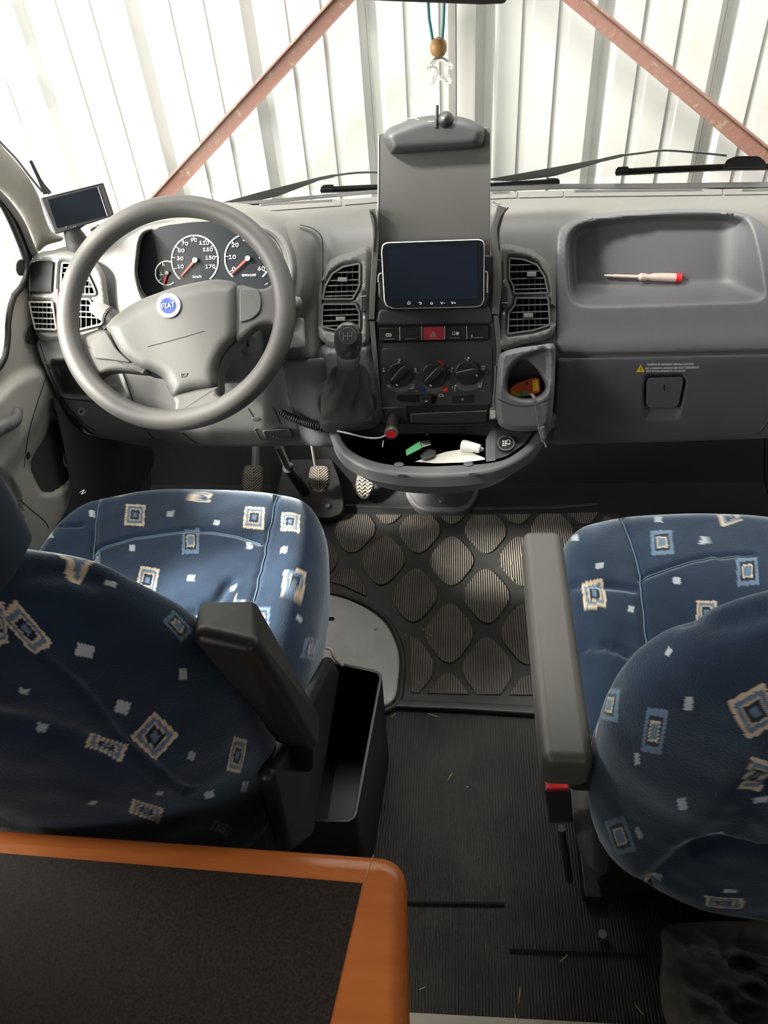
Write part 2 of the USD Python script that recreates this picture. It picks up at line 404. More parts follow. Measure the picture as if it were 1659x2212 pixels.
# ================================================================== barn: steel wall, brace, post, ground
mat('wall_sheet', {'g': ('geometry', {}), 'w': ('noise_texture', {'scale': 1.3, 'detail': 6.0, 'roughness': 0.65}),
                   'r': ('rgb_ramp', {'ramp': [(0.3, (0.40, 0.40, 0.385)), (0.72, (0.48, 0.48, 0.462))]}),
                   'p': ('principled_bsdf', {'roughness': 0.42})},
    [('g.position', 'w.vector'), ('w.fac', 'r.fac'), ('r.color', 'p.base_color')])
mat('rust_paint', {'g': ('geometry', {}), 'w': ('noise_texture', {'scale': 26.0, 'detail': 8.0, 'roughness': 0.75}),
                   'r': ('rgb_ramp', {'ramp': [(0.0, (0.19, 0.085, 0.068)), (0.48, (0.22, 0.105, 0.085)), (0.56, (0.20, 0.11, 0.075)), (0.68, (0.38, 0.29, 0.22))]}),
                   'b': ('bump', {'strength': 0.6, 'distance': 0.004}), 'p': ('principled_bsdf', {'roughness': 0.75})},
    [('g.position', 'w.vector'), ('w.fac', 'r.fac'), ('r.color', 'p.base_color'), ('w.fac', 'b.height'), ('b.normal', 'p.normal')])
YW = 2.55
xa, xb, xc = [aty(u, 0, YW)[0] for u in (39, 792, 1580)]
MOD = (xc - xa) / 6.0
barn = thing('wall_front', None, None, (0, YW, -0.6), kind='structure')
PROF = [(0.0, 0), (0.085, 0.03), (0.145, 0.03), (0.20, 0), (0.385, 0), (0.395, 0.005), (0.475, 0.005), (0.485, 0), (0.685, 0), (0.695, 0.005), (0.775, 0.005), (0.785, 0)]
def metal_sheet(x0, tilt):
    f = []
    for k in range(3):
        f += [((k + a - 0.065) * MOD, d) for a, d in PROF]
    f = [(0.0, 0.024)] + [q for q in f if q[0] > 0.004] + [((3 - 0.065) * MOD, 0.0), (3 * MOD + 0.004, 0.027)]
    f = np.array(f); z = np.array([-0.6, 3.4])
    n = len(f); V = []
    for off in (0.0, 0.0015):
        for zz in z: V.append(np.c_[x0 + f[:, 0], YW + f[:, 1] + off + tilt * (f[:, 0] > 3 * MOD), np.full(n, zz)])
    V = np.vstack(V); i = np.arange(n - 1)
    q = [np.stack([i, i + 1, n + i + 1, n + i], -1), np.stack([2 * n + i + 1, 2 * n + i, 3 * n + i, 3 * n + i + 1], -1)]
    return join((V, np.vstack(q)))
for k in range(-3, 4):
    part(barn, 'metal_sheet', metal_sheet(xa + 3 * MOD * k, 0.003), 'wall_sheet', smooth=False)
top('unseen_ground', box((0, 0.5, -0.62), (14, 12, 0.04)), plastic('concrete', (0.35, 0.34, 0.32), 0.9, var=0.15), kind='structure', smooth=False)  # out of view, bounces light up at the wall and cab

def line_px(p, q, v):
    return p[0] + (q[0] - p[0]) * (v - p[1]) / (q[1] - p[1])
def brace(l0, l1, r0, r1, y, name, label):
    """An angle iron: broad face seen edge to edge, and a thin standing flange along its upper edge."""
    pl = Plane((0, y, 0), (0, -1, 0))
    v0, v1 = -500, 760
    o = [(line_px(l0, l1, v0), v0), (line_px(r0, r1, v0), v0), (line_px(r0, r1, v1), v1), (line_px(l0, l1, v1), v1)]
    th = thing(name, label, 'steel brace', pl.hit(*np.array(o).mean(0)))
    xy = pl.px(o); part(th, 'broad_face', slab(pl, xy, -0.006, 0.0, 0.001), 'rust_paint')
    a, b = (xy[0], xy[3]) if l0[1] > -1e9 else None
    up = (0, 3) if name == 'rusty_brace' and 'left' in label else (1, 2)
    a, b = xy[up[0]], xy[up[1]]; e = nrm(b - a); nn = np.array([-e[1], e[0]])
    if nn @ (xy.mean(0) - a) > 0: nn = -nn
    part(th, 'flange', slab(pl, np.array([a, b, b + nn * 0.006, a + nn * 0.006]), -0.014, 0.012, 0.001), 'rust_paint')
brace((327, 430), (720, 0), (375, 425), (767, 0), 2.46, 'rusty_brace', 'pinkish rust-primed angle iron rising to the right behind the left half of the windscreen')
brace((1213, 0), (1659, 372), (1268, 0), (1659, 322), 2.38, 'rusty_brace', 'pinkish rust-stained angle iron falling to the right behind the passenger half of the windscreen')
pp = [aty(u, 200, 2.49)[0] for u in (967, 987)]
top('steel_post', box(((pp[0] + pp[1]) / 2, 2.50, 1.3), (pp[1] - pp[0], 0.035, 3.8), 0.004), 'pillar_steel', 'narrow dark grey upright steel post behind the hanging bead figure', 'post')

# ================================================================== van shell
mat('glass_pane', {'f': ('layer_weight', {'blend': 0.5}), 'q': ('math', {'math_type': 'power', 'value2': 5.0}), 'k': ('math', {'math_type': 'multiply_add', 'value2': 0.5, 'value3': 0.02}),
                   't': ('transparent_bsdf', {'color': (0.97, 0.98, 0.97)}), 'g': ('glossy_bsdf', {'roughness': 0.02, 'color': (1, 1, 1)}), 'm': ('mix_closure', {})},
    [('f.facing', 'q.value1'), ('q.value', 'k.value1'), ('k.value', 'm.fac'), ('t.BSDF', 'm.closure1'), ('g.BSDF', 'm.closure2')], 'm.closure')
# windscreen
WS0, WS1 = np.array([0, 1.86, 0.915]), np.array([0, 1.10, 1.66])
wsn = nrm(np.cross([1, 0, 0], WS1 - WS0)); wsn = -wsn if wsn[1] > 0 else wsn
ws = Plane((WS0 + WS1) / 2, wsn); hl = np.linalg.norm(WS1 - WS0) / 2
top('window_1', slab(ws, np.array([[-0.98, -hl], [0.98, -hl], [0.80, hl], [-0.80, hl]]), -0.0025, 0.0025), 'glass_pane', kind='structure', smooth=False)
# body: roof, sides behind the seats, rear, seals
top('ceiling', box((0, -0.72, 1.78), (1.96, 3.7, 0.05)), 'roof_lining', kind='structure', smooth=False)
top('wall_rear', box((0, -2.58, 0.8), (2.0, 0.05, 2.0)), 'room_beige', kind='structure', smooth=False)
def sidewall(s, name):
    m = [box((s * 0.985, -1.12, 0.78), (0.04, 2.95, 2.0)), box((s * 0.985, 0.86, 1.655), (0.04, 1.1, 0.25)), ]
    top(name, join(*m), 'room_beige', kind='structure', smooth=False)
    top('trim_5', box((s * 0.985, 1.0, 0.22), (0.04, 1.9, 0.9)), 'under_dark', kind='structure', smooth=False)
sidewall(-1, 'wall_left'); sidewall(1, 'wall_right')
top('window_2', box((-0.975, 0.92, 1.22), (0.004, 1.15, 0.62)), 'glass_pane', kind='structure', smooth=False)
top('window_3', box((0.975, 0.92, 1.22), (0.004, 1.15, 0.62)), 'glass_pane', kind='structure', smooth=False)
# floor: ribbed rubber, carpeted step up to the pedals
mat('ribbed_rubber', {'g': ('geometry', {}), 'w': ('wave_texture', {'scale': 52.0, 'bands_direction': 'x', 'profile': 'sine'}), 'n': ('noise_texture', {'scale': 9.0, 'detail': 6.0}),
                      's': ('noise_texture', {'scale': 260.0, 'detail': 2.0}), 'sr': ('rgb_ramp', {'ramp': [(0.70, (0, 0, 0)), (0.78, (1, 1, 1))]}),
                      'r': ('rgb_ramp', {'ramp': [(0.3, (0.030, 0.029, 0.028)), (0.75, (0.060, 0.056, 0.050))]}), 'x': ('mix', {'color2': (0.16, 0.14, 0.11)}),
                      'b': ('bump', {'strength': 1.0, 'distance': 0.002}), 'p': ('principled_bsdf', {'roughness': 0.5})},
    [('g.position', 'w.vector'), ('g.position', 'n.vector'), ('g.position', 's.vector'), ('n.fac', 'r.fac'), ('s.fac', 'sr.fac'), ('sr.color', 'x.fac'), ('r.color', 'x.color1'), ('x.color', 'p.base_color'), ('w.fac', 'b.height'), ('b.normal', 'p.normal')])
top('floor', join(box((0, -0.05, -0.03), (1.96, 5.0, 0.05))), 'ribbed_rubber', kind='structure', smooth=False)
# firewall and wheel arch side
fw = [(1.62, -0.004), (1.78, 0.03), (1.90, 0.16), (1.96, 0.42), (1.96, 0.80), (2.0, 0.80), (2.0, -0.02)]
v = []
for x in (-0.96, 0.96): v += [(x, y, z) for y, z in fw]
v = np.array(v); n = len(fw); i = np.arange(n); f = np.stack([i, (i + 1) % n, n + (i + 1) % n, n + i], -1)
_, t0 = earcut([np.array(fw)])
f = np.vstack([f[:, [0, 1, 2]], f[:, [0, 2, 3]], t0, t0[:, ::-1] + n])
top('wall_firewall', trimesh.Trimesh(v, f, process=False), 'carpet_black', kind='structure', smooth=30)
# ================================================================== dashboard: base surface and tools that lay pieces on it
_prof = spline([(1.86, .905), (1.66, .937), (1.56, .953), (1.505, .95), (1.44, .89), (1.37, .80), (1.335, .745), (1.345, .66), (1.375, .50), (1.42, .44)], 400)
_phi = np.arctan2(EYE[2] - _prof[:, 1], _prof[:, 0])
_ok = np.r_[True, np.diff(np.maximum.accumulate(_phi)) > 0]
_prof, _phi = _prof[_ok], _phi[_ok]
def dash_t(u, v):
    d = rays(u, v); phi = np.arctan2(-d[..., 2], d[..., 1])
    y = np.interp(phi, _phi, _prof[:, 0])
    return y / d[..., 1]
def lift(tf, delta):
    """The surface tf brought delta metres (a number or a function of pixels) towards the viewer."""
    def g(u, v):
        dl = delta(u, v) if callable(delta) else delta
        return tf(u, v) - dl / np.linalg.norm(rays(u, v), axis=-1)
    return g
def on(tf, u, v, delta=0.0):
    u, v = np.asarray(u, float), np.asarray(v, float); d = rays(u, v)
    return EYE + d * (tf(u, v) - delta / np.linalg.norm(d, axis=-1))[..., None]
def ptf(plane):
    return lambda u, v: tplane(u, v, plane.o, plane.n)
def pmap(tf, m):
    """Mesh in (u, -v, metres towards the viewer) -> world."""
    v, f = m; return on(tf, v[:, 0], -v[:, 1], v[:, 2]), f
def flip(p): return np.asarray(p, float) * [1, -1]
def pshape(tf, px, h0, h1, bevel=0.0, r=None, sm=None, holes=(), seg=3, ppm=1000.0):
    def prep(p):
        p = flip(p)
        if r is not None: p = rounded(p, r)
        if sm: p = spline(p, sm, True)
        return p
    hs = [prep(q) for q in holes]
    out = prep(px); v, f = slab2(out, 0, 1, 0.0, seg, hs) if bevel <= 0 else (None, None)
    if bevel <= 0: v = v * [1, 1, h1 - h0] + [0, 0, h0]
    else:
        v, f = slab2(out, h0 * ppm, h1 * ppm, bevel * ppm, seg, hs); v = v * [1, 1, 1 / ppm]
    return pmap(tf, (v, f))
def strip(tf, px, w, h1, depth, closed=False, sm=None):
    """A moulding along a pixel line: w pixels wide, front h1 metres above the surface, depth metres deep."""
    p = np.asarray(px, float)
    if np.ndim(w) and sm: w = np.interp(np.linspace(0, 1, sm), np.linspace(0, 1, len(w)), w)
    if sm: p = spline(p, sm, closed)
    t = (np.roll(p, -1, 0) - np.roll(p, 1, 0)) if closed else np.gradient(p, axis=0)
    t /= np.linalg.norm(t, axis=1, keepdims=True) + 1e-9
    n = np.stack([-t[:, 1], t[:, 0]], -1) * np.broadcast_to(w, (len(p),))[:, None] / 2
    c = [(p - n, h1 - depth), (p - n * .8, h1), (p + n * .8, h1), (p + n, h1 - depth)]
    V = np.stack([on(tf, q[:, 0], q[:, 1], h) for q, h in c], 1).reshape(-1, 3); m, k = len(p), 4
    i, j = np.meshgrid(np.arange(m if closed else m - 1), np.arange(k), indexing='ij'); i2 = (i + 1) % m
    q = np.stack([i * k + j, i2 * k + j, i2 * k + (j + 1) % k, i * k + (j + 1) % k], -1).reshape(-1, 4)
    f = [q[:, [0, 1, 2]], q[:, [0, 2, 3]]]
    if not closed: f += [np.array([[0, 1, 2], [0, 2, 3]]), np.array([[1, 0, 2], [2, 0, 3]]) + (m - 1) * k]
    return V, np.vstack(f)
def ptext(tf, s, uv, hpx, delta=0.0008, ang=0.0, bold=True, slant=0.0, stretch=1.0, depth=0.0005):
    m = meshkit.text_mesh(s, 1.0, 1.0, bold); v = np.array(m.vertices); f = np.array(m.faces)
    v[:, :2] -= (v[:, :2].min(0) + v[:, :2].max(0)) / 2
    v[:, 0] = v[:, 0] * stretch + slant * v[:, 1]
    c, sn = np.cos(ang), np.sin(ang)
    xy = (v[:, :2] * hpx) @ np.array([[c, sn], [-sn, c]]) + flip(uv)
    return pmap(tf, (np.c_[xy, delta - depth + depth * (v[:, 2] > 0.5)], f))
def decal(tf, px, delta=0.0008, r=None, sm=None, depth=0.0004):
    return pshape(tf, px, delta - depth, delta, 0.0, r, sm)
def pring(tf, u, v, r0, r1, delta, ry=1.0, n=48, a0=0, a1=360, depth=0.0006):
    t = np.radians(np.linspace(a0, a1, n))
    rm = (r0 + r1) / 2
    p = np.stack([u + rm * np.cos(t), v - rm * ry * np.sin(t)], -1)
    if abs(a1 - a0) >= 360: return strip(tf, p[:-1], abs(r1 - r0), delta, depth, closed=True)
    return strip(tf, p, abs(r1 - r0), delta, depth)
def disc(tf, u, v, r, h0, h1, bevel=0.0, ry=None, n=36):
    return pshape(tf, circle(u, v, r, n, ry), h0, h1, bevel)

dash = thing('dashboard', 'long grey plastic dashboard running across the cab under the windscreen', 'dashboard', (0, 1.5, 0.44))
D = dash_t
# body behind the panels
hood_out = spline([(262, 660), (268, 560), (285, 505), (330, 468), (420, 446), (520, 452), (600, 478), (652, 520), (668, 590), (655, 660), (600, 720), (420, 740), (300, 720)], 120, True)
def body_delta(u, v):
    s = sdist(hood_out, u, v)
    left = sstep((700 - u) / 25.0)
    return -0.006 + 0.05 * sstep(-s / 40 + 0.5) * left + 0.022 * sstep((700 - u) / 30.0) * sstep((v - 470) / 60)
body_px = [(455, 452), (560, 440), (700, 432), (815, 426), (1060, 416), (1400, 410), (1700, 404), (2060, 398), (2100, 700), (2060, 930), (1700, 945), (1400, 956), (1190, 958), (900, 955), (640, 962), (340, 963), (250, 952), (190, 935), (150, 900), (118, 850), (86, 760), (66, 620), (100, 545), (180, 520), (270, 505), (330, 466)]
# windscreen foot: black gasket band and defroster strips with louvred outlets
G = lift(D, 0.004)
part(dash, 'windscreen_gasket', strip(G, [(505, 441), (600, 433), (700, 424), (815, 414), (940, 408), (1060, 408), (1210, 403), (1400, 402), (1700, 399)], [8, 8, 9, 10, 11, 12, 12, 13, 13], 0.006, 0.02, sm=40), 'soft_black')
for px in ([(545, 447), (735, 432), (738, 444), (555, 457)], [(742, 431), (826, 424), (826, 436), (745, 443)], [(1050, 417), (1118, 414), (1116, 427), (1050, 430)], [(1122, 414), (1216, 411), (1216, 425), (1120, 427)],
           [(1220, 411), (1560, 408), (1560, 421), (1219, 425)], [(1563, 408), (1700, 406), (1700, 419), (1563, 421)]):
    part(dash, 'defroster_strip', pshape(D, px, -0.01, 0.004, 0.0015, r=1.5), 'dash_plastic')
for a, b in (((560, 442), (722, 433)), ((1060, 417), (1104, 415)), ((1238, 413), (1520, 410)), ((1600, 411), (1700, 409))):
    part(dash, 'defroster_outlet', strip(D, [a, b], 7, 0.0065, 0.004), 'console_grey')
    for k in (-1.2, 1.2):
        part(dash, 'defroster_louvre', strip(D, [(a[0] + 4, a[1] + k), (b[0] - 4, b[1] + k)], 1.6, 0.0085, 0.003), 'soft_black')

# ---- passenger side: panel with the open tray, glovebox lid
P1 = lift(D, 0.004)
shelf_out = spline([(1203, 742), (1202, 600), (1203, 520), (1211, 490), (1241, 470), (1302, 460), (1403, 453), (1504, 451), (1588, 457), (1630, 470), (1660, 495), (1690, 530), (1700, 640), (1698, 745), (1690, 757), (1560, 761), (1403, 764), (1235, 766), (1212, 760)], 150, True)
pocket = spline([(1236, 625), (1231, 560), (1234, 515), (1255, 492), (1310, 479), (1403, 470), (1504, 467), (1590, 472), (1618, 486), (1636, 530), (1652, 590), (1658, 628), (1640, 645), (1540, 651), (1400, 657), (1300, 659), (1252, 652)], 120, True)
A_ = on(P1, 1336, 662); fl_n = nrm([0, 0.10, 1.0]); fl_p = A_
bk_p = np.array([0.4, 1.500, 0.845]); bk_n = nrm([0, -1.0, 0.45])
R0, R1 = on(P1, 1630, 500), on(P1, 1655, 640); R2 = on(P1, 1566, 600, -0.10)
rw_p, rw_n = plane3(R0, R1, R2)
def shelf_t(u, v):
    t0 = P1(u, v)
    tc = smin(smin(tplane(u, v, bk_p, bk_n), tplane(u, v, fl_p, fl_n), 0.03), tplane(u, v, rw_p, rw_n), 0.035)
    s = sdist(pocket, u, v)
    w = sstep(0.5 - s / 16.0)
    return t0 * (1 - w) + np.maximum(tc, t0) * w
part(dash, 'tray_panel', relief(shelf_out, shelf_t, 6, edge=0.005, skirt=0.012), 'dash_dark', smooth=60)
for u, v in ((1274, 470), (1564, 460)):
    part(dash, 'screw', join(disc(shelf_t, u, v, 7, 0.0, 0.0020, 0.0008, 4), disc(shelf_t, u, v, 3, 0.0, 0.0026, 0, 2)), 'console_grey')
glove_out = rounded(np.array([(1204, 773), (1403, 769), (1700, 763), (1700, 938), (1560, 948), (1403, 955), (1192, 960), (1196, 900)]), [8, 1, 1, 1, 1, 1, 14, 1])
P2 = lift(D, 0.003)
hole_h = rounded(np.array([(1398, 812), (1476, 811), (1480, 826), (1468, 884), (1464, 906), (1392, 908), (1392, 884), (1392, 830)]), 5)
def glove_t(u, v):
    s = sdist(hole_h, u, v)
    return P2(u, v) + 0.022 * sstep(0.5 - s / 5.0) * np.clip((912 - v) / 40, 0.1, 1)
gl = part(dash, 'glovebox_lid', relief(glove_out, glove_t, 5, edge=0.004, skirt=0.012), 'dash_dark', smooth=60)
hp = part(gl, 'handle', pshape(P2, [(1401, 816), (1474, 814), (1476, 826), (1466, 874), (1456, 881), (1402, 881), (1396, 872), (1397, 824)], -0.006, 0.003, 0.002, r=8), 'dash_dark')
part(gl, 'lock', join(pring(P2, 1435, 838, 11, 13, 0.0042), disc(P2, 1435, 838, 10, 0.0, 0.0045, 0.001)), 'console_grey')
part(gl, 'keyhole', decal(P2, rrect(1435, 838, 3.4, 13, 1), 0.0052), 'gap_black')
part(gl, 'warning_triangle', decal(P2, [(1374, 804), (1384, 787), (1393, 804)], 0.001, r=1.5), 'yellow_print')
part(gl, 'warning_mark', join(decal(P2, rrect(1383.7, 796, 1.6, 6, .5), 0.0015), decal(P2, rrect(1383.7, 801.3, 1.6, 1.6, .5), 0.0015)), 'gap_black')
for s_, y_, x_, st in (('Fenêtres et panneaux latéraux ouvrants', 788.5, 1445, 0.96), ('par projection doivent OBLIGATOIREMENT', 796.5, 1449, 1.0), ('être fermés pendant la circulation.', 803, 1436, 0.94)):
    part(gl, 'notice_line', ptext(P2, s_, (x_ + 3, y_ - 1.5), 4.3, 0.001, 0.012, stretch=0.96 * st, slant=0.25, bold=True), 'white_print', smooth=False)
# right end trim below the glovebox
part(dash, 'end_trim', strip(P2, [(1634, 938), (1650, 920), (1659, 905), (1670, 880)], 3, 0.003, 0.004, sm=12), 'dash_plastic')

# ---- driver side: knee panel with cubby
K = lift(D, lambda u, v: 0.022 * sstep((700 - u) / 30.0) + 0.006)
knee_out = spline([(80, 742), (100, 730), (200, 725), (320, 745), (460, 768), (600, 776), (616, 778), (626, 840), (641, 900), (646, 955), (600, 963), (480, 965), (335, 963), (260, 953), (195, 935), (150, 895), (118, 840), (95, 790)], 150, True)
cub = rounded(np.array([(110, 783), (180, 778), (250, 797), (272, 858), (200, 856), (134, 848)]), 9)
def knee_t(u, v):
    s = sdist(cub, u, v); t0 = K(u, v); w = sstep(0.5 - s / 7.0)
    tc = smin(t0 + 0.09, tplane(u, v, on(K, 200, 858), nrm([0, 0.25, 1.0])), 0.02)
    rim = np.exp(-(np.abs(s - 8) / 4.0) ** 2) * 0.003
    bulge = 0.03 * sstep((u - 330) / 130.0) * sstep((v - 780) / 60.0) * sstep((625 - u) / 60.0) - 0.02 * sstep((v - 925) / 40.0)
    return t0 * (1 - w) + np.maximum(tc, t0) * w - rim - bulge * (1 - w)
kn = part(dash, 'knee_panel', relief(knee_out, knee_t, 6, edge=0.006, skirt=0.02), 'knee_plastic', smooth=60)
KT = lift(knee_t, 0.0)
for px in ([(127, 860), (200, 868), (291, 883)], [(263, 798), (278, 840), (294, 884)], [(318, 932), (330, 945), (345, 958)], [(395, 935), (410, 948), (426, 958)], [(536, 882), (548, 902), (551, 910)], [(590, 880), (600, 900), (606, 915)], [(86, 742), (110, 810), (140, 868), (180, 915), (205, 930)]):
    part(kn, 'seam', strip(KT, px, 2.2, 0.0007, 0.003, sm=14), 'gap_black')
part(kn, 'lock', join(pring(KT, 176, 889, 6.5, 8.5, 0.0025), disc(KT, 176, 889, 6.5, -0.001, 0.0015, 0.0008)), 'silver_paint')
part(kn, 'keyhole', disc(KT, 176, 889, 3, 0, 0.003), 'gap_black')
for u, v in ((481, 824), (553, 905)):
    part(kn, 'screw_recess', disc(KT, u, v, 9, -0.001, 0.0012, 0.001, 4.5), 'console_grey')
# bonnet release set into the lower edge
part(kn, 'release_recess', pshape(KT, [(548, 925), (640, 925), (650, 955), (560, 950)], -0.005, 0.002, 0.0015, r=5), 'console_grey')
part(kn, 'bonnet_release', pshape(KT, [(566, 930), (626, 926), (634, 946), (572, 946)], 0.002, 0.016, 0.004, r=6), 'dash_dark')
part(kn, 'bonnet_symbol', join(strip(KT, [(590, 945), (592, 941), (599, 939), (606, 941), (609, 945)], 2.2, 0.0175, 0.001, sm=14), strip(KT, [(595, 945), (606, 945)], 2.0, 0.0175, 0.001)), 'white_print')
# fuse cover to the right of the wheel
part(dash, 'fuse_cover', relief(rounded(np.array([(600, 688), (657, 686), (660, 750), (604, 756)]), 7), lift(D, 0.044), 6, edge=0.002, skirt=0.004), 'dash_plastic')
part(dash, 'lower_seam', strip(lift(D, 0.04), [(600, 776), (640, 774), (690, 772)], 3, 0.001, 0.01), 'gap_black')
part(dash, 'hood_seam', strip(lift(D, 0.022), [(648, 486), (672, 492), (690, 505), (697, 525), (697, 600), (694, 690)], 2.2, 0.001, 0.01, sm=30), 'gap_black')
# fascia between the knee panel and the console, sloping down to the tray
LS = lift(D, lambda u, v: 0.03 + 0.03 * sstep((u - 640) / 60))
part(dash, 'console_side', relief(rounded(np.array([(606, 780), (700, 772), (720, 935), (745, 958), (752, 968), (652, 962), (640, 900), (616, 820)]), 6), LS, 6, edge=0.003, skirt=0.03), 'dash_dark')

lens_px = spline([(300, 600), (302, 548), (308, 514), (321, 501), (355, 490), (390, 485), (430, 481), (499, 482), (545, 492), (590, 520), (608, 560), (610, 600), (592, 640), (540, 655), (420, 660), (330, 650)], 90, True)
def grow(p, d):
    q = np.asarray(Polygon(p).buffer(d).exterior.coords)[:-1]; return q
part(dash, 'body', relief(body_px, lift(D, body_delta), 9, skirt=0.06, holes=[grow(pocket, 3), grow(cub, 3), grow(hole_h, 2), grow(lens_px, 4)]), 'dash_plastic', smooth=40)
# ---- air vents: a pod with shaped openings, frames, louvres, fins and a thumb slider
def louvres(owner, tf, outline, rows, fins, tab=None, tilt=0.0, m='pod_plastic', w=3.4, sunk=0.004):
    o = np.asarray(outline, float); pg = Polygon(o).buffer(0)
    part(owner, 'vent_frame', strip(tf, o, 4.5, 0.0022, 0.008, closed=True), m)
    part(owner, 'vent_shaft', relief(o, lift(tf, -0.03), 8, edge=0, skirt=0.001), 'gap_black')
    part(owner, 'vent_sleeve', sleeve(tf, o, 0.0, -0.031), 'black_plastic')
    x0, y0, x1, y1 = pg.bounds
    for y in rows:
        L = pg.intersection(LineString([(x0 - 5, y - tilt * (x0 - 5 - (x0 + x1) / 2)), (x1 + 5, y - tilt * (x1 + 5 - (x0 + x1) / 2))]))
        if L.is_empty or L.geom_type != 'LineString': continue
        c = np.array(L.coords)
        part(owner, 'slat', strip(tf, c, w, -0.0005, 0.012), m)
    for x in fins:
        L = pg.intersection(LineString([(x, y0 - 5), (x, y1 + 5)]))
        if L.is_empty or L.geom_type != 'LineString': continue
        part(owner, 'fin', strip(tf, np.array(L.coords), 2.0, -0.010, 0.012), m)
    if tab: part(owner, 'vent_tab', pshape(tf, rrect(tab[0], tab[1], tab[2], tab[3], 1.5), -0.004, 0.006, 0.002), 'dash_plastic')
def sleeve(tf, o, h0, h1):
    n = len(o); V = np.vstack([on(tf, o[:, 0], o[:, 1], h0), on(tf, o[:, 0], o[:, 1], h1)])
    i = np.arange(n); j = (i + 1) % n
    q = np.stack([i, j, n + j, n + i], -1); q2 = q[:, ::-1]
    return join((V, q), (V, q2))
def c3(pts, s=2.9625, o=(660, 500)): return np.array(pts, float) / s + o
def c1(pts, s=3.95, o=(0, 380)): return np.array(pts, float) / s + o
# centre pods
POD = lift(D, lambda u, v: 0.030 + 0.0 * u)
for side, out, v1, v2, th, icon in (
    ('L', [(90, 350), (130, 220), (200, 162), (300, 130), (412, 110), (415, 400), (408, 705), (330, 745), (190, 742), (120, 712), (85, 660), (85, 500)],
     [(345, 205), (240, 225), (170, 270), (125, 350), (110, 432), (300, 432), (335, 370), (345, 340)], [(110, 465), (320, 465), (345, 520), (345, 632), (200, 632), (108, 610), (105, 540)],
     [(352, 385), (372, 365), (390, 385), (390, 500), (372, 522), (352, 500)], ((372, 345), (374, 550))),
    ('R', [(1245, 90), (1400, 103), (1500, 150), (1570, 230), (1598, 350), (1603, 500), (1600, 610), (1560, 682), (1400, 722), (1235, 748), (1236, 500), (1242, 300)],
     [(1305, 170), (1400, 180), (1480, 212), (1530, 290), (1552, 392), (1335, 397), (1330, 350), (1305, 300)], [(1345, 425), (1553, 425), (1563, 598), (1460, 632), (1295, 655), (1300, 520), (1340, 470)],
     [(1255, 360), (1275, 340), (1295, 360), (1295, 480), (1275, 500), (1255, 480)], ((1272, 318), (1270, 525)))):
    o = spline(c3(out), 90, True); a = rounded(c3(v1), 3.0); b = rounded(c3(v2), 3.0); t = rounded(c3(th), 4)
    pod = part(dash, 'vent_pod', relief(o, POD, 5, edge=0.010, skirt=0.03, holes=[a, b], edge_px=8), 'pod_plastic', smooth=50)
    ya, yb = c3([(0, 262), (0, 312), (0, 345), (0, 385), (0, 412)])[:, 1], c3([(0, 500), (0, 535), (0, 570), (0, 602)])[:, 1]
    if side == 'R': ya, yb = c3([(0, 212), (0, 255), (0, 300), (0, 340), (0, 368)])[:, 1], c3([(0, 470), (0, 515), (0, 560), (0, 600)])[:, 1]
    xs = c3([(k, 0) for k in ((165, 195, 230, 265, 300) if side == 'L' else (1355, 1392, 1430, 1468, 1505))])[:, 0]
    louvres(pod, POD, a, ya, xs, (*c3([(237, 308) if side == 'L' else (1447, 275)])[0], 21, 10), tilt=0.03)
    louvres(pod, POD, b, yb, xs, (*c3([(225, 560) if side == 'L' else (1427, 538)])[0], 21, 10), tilt=0.03)
    part(pod, 'thumb_slider', pshape(POD, t, -0.002, 0.004, 0.002), 'soft_black')
    part(pod, 'slider_rim', strip(POD, t, 2.0, 0.002, 0.003, closed=True), 'dash_dark')
    m_ = c3([(353, 415), (390, 412)] if side == 'L' else [(1256, 456), (1295, 456)])
    part(pod, 'slider_mark', strip(POD, m_, 1.6, 0.0048, 0.001), 'grey_print')
    ia, ib = c3([icon[0]])[0], c3([icon[1]])[0]
    part(pod, 'vent_symbol', strip(POD, [ia + (-3, 1), ia + (0, -1), ia + (3, -4)], 1.8, 0.001, 0.001), 'grey_print'); part(pod, 'vent_symbol', strip(POD, [ia + (-2, 4), ia + (1, 3), ia + (3, 0)], 1.5, 0.001, 0.001), 'grey_print')
    part(pod, 'vent_symbol', disc(POD, ib[0], ib[1], 2.4, 0, 0.001, 0, 3.6), 'grey_print')
# driver's outer pod
PODL = lift(D, lambda u, v: 0.050 + 0.0 * u)
out = spline(c1([(232, 830), (250, 745), (320, 665), (430, 636), (620, 640), (800, 715), (890, 830), (920, 1000), (935, 1200), (880, 1320), (700, 1392), (480, 1412), (335, 1388), (272, 1210)]), 100, True)
sq = rounded(c1([(262, 745), (300, 725), (452, 728), (435, 990), (250, 987), (243, 850)]), [6, 8, 3, 3, 3, 6])
lo = rounded(c1([(250, 1075), (445, 1078), (478, 1310), (300, 1305), (270, 1180)]), 2)
ur = rounded(c1([(530, 740), (620, 745), (740, 830), (800, 960), (815, 1010), (515, 1015), (520, 850)]), 4)
lr = rounded(c1([(640, 1050), (760, 1052), (800, 1120), (880, 1235), (860, 1265), (640, 1320), (600, 1200)]), 4)
pod = part(dash, 'vent_pod', relief(out, PODL, 5, edge=0.012, skirt=0.05, holes=[sq, lo, ur, lr], edge_px=9), 'dash_plastic', smooth=50)
part(pod, 'cubby_floor', relief(sq, lift(PODL, -0.03), 8, edge=0, skirt=0.001), 'console_grey'); part(pod, 'cubby_wall', sleeve(PODL, sq, 0, -0.031), 'console_grey')
louvres(pod, PODL, lo, c1([(0, 1120), (0, 1165), (0, 1215), (0, 1262)])[:, 1], c1([(k, 0) for k in (295, 330, 365, 400, 435)])[:, 0], None, tilt=-0.03, m='door_plastic', w=3.6)
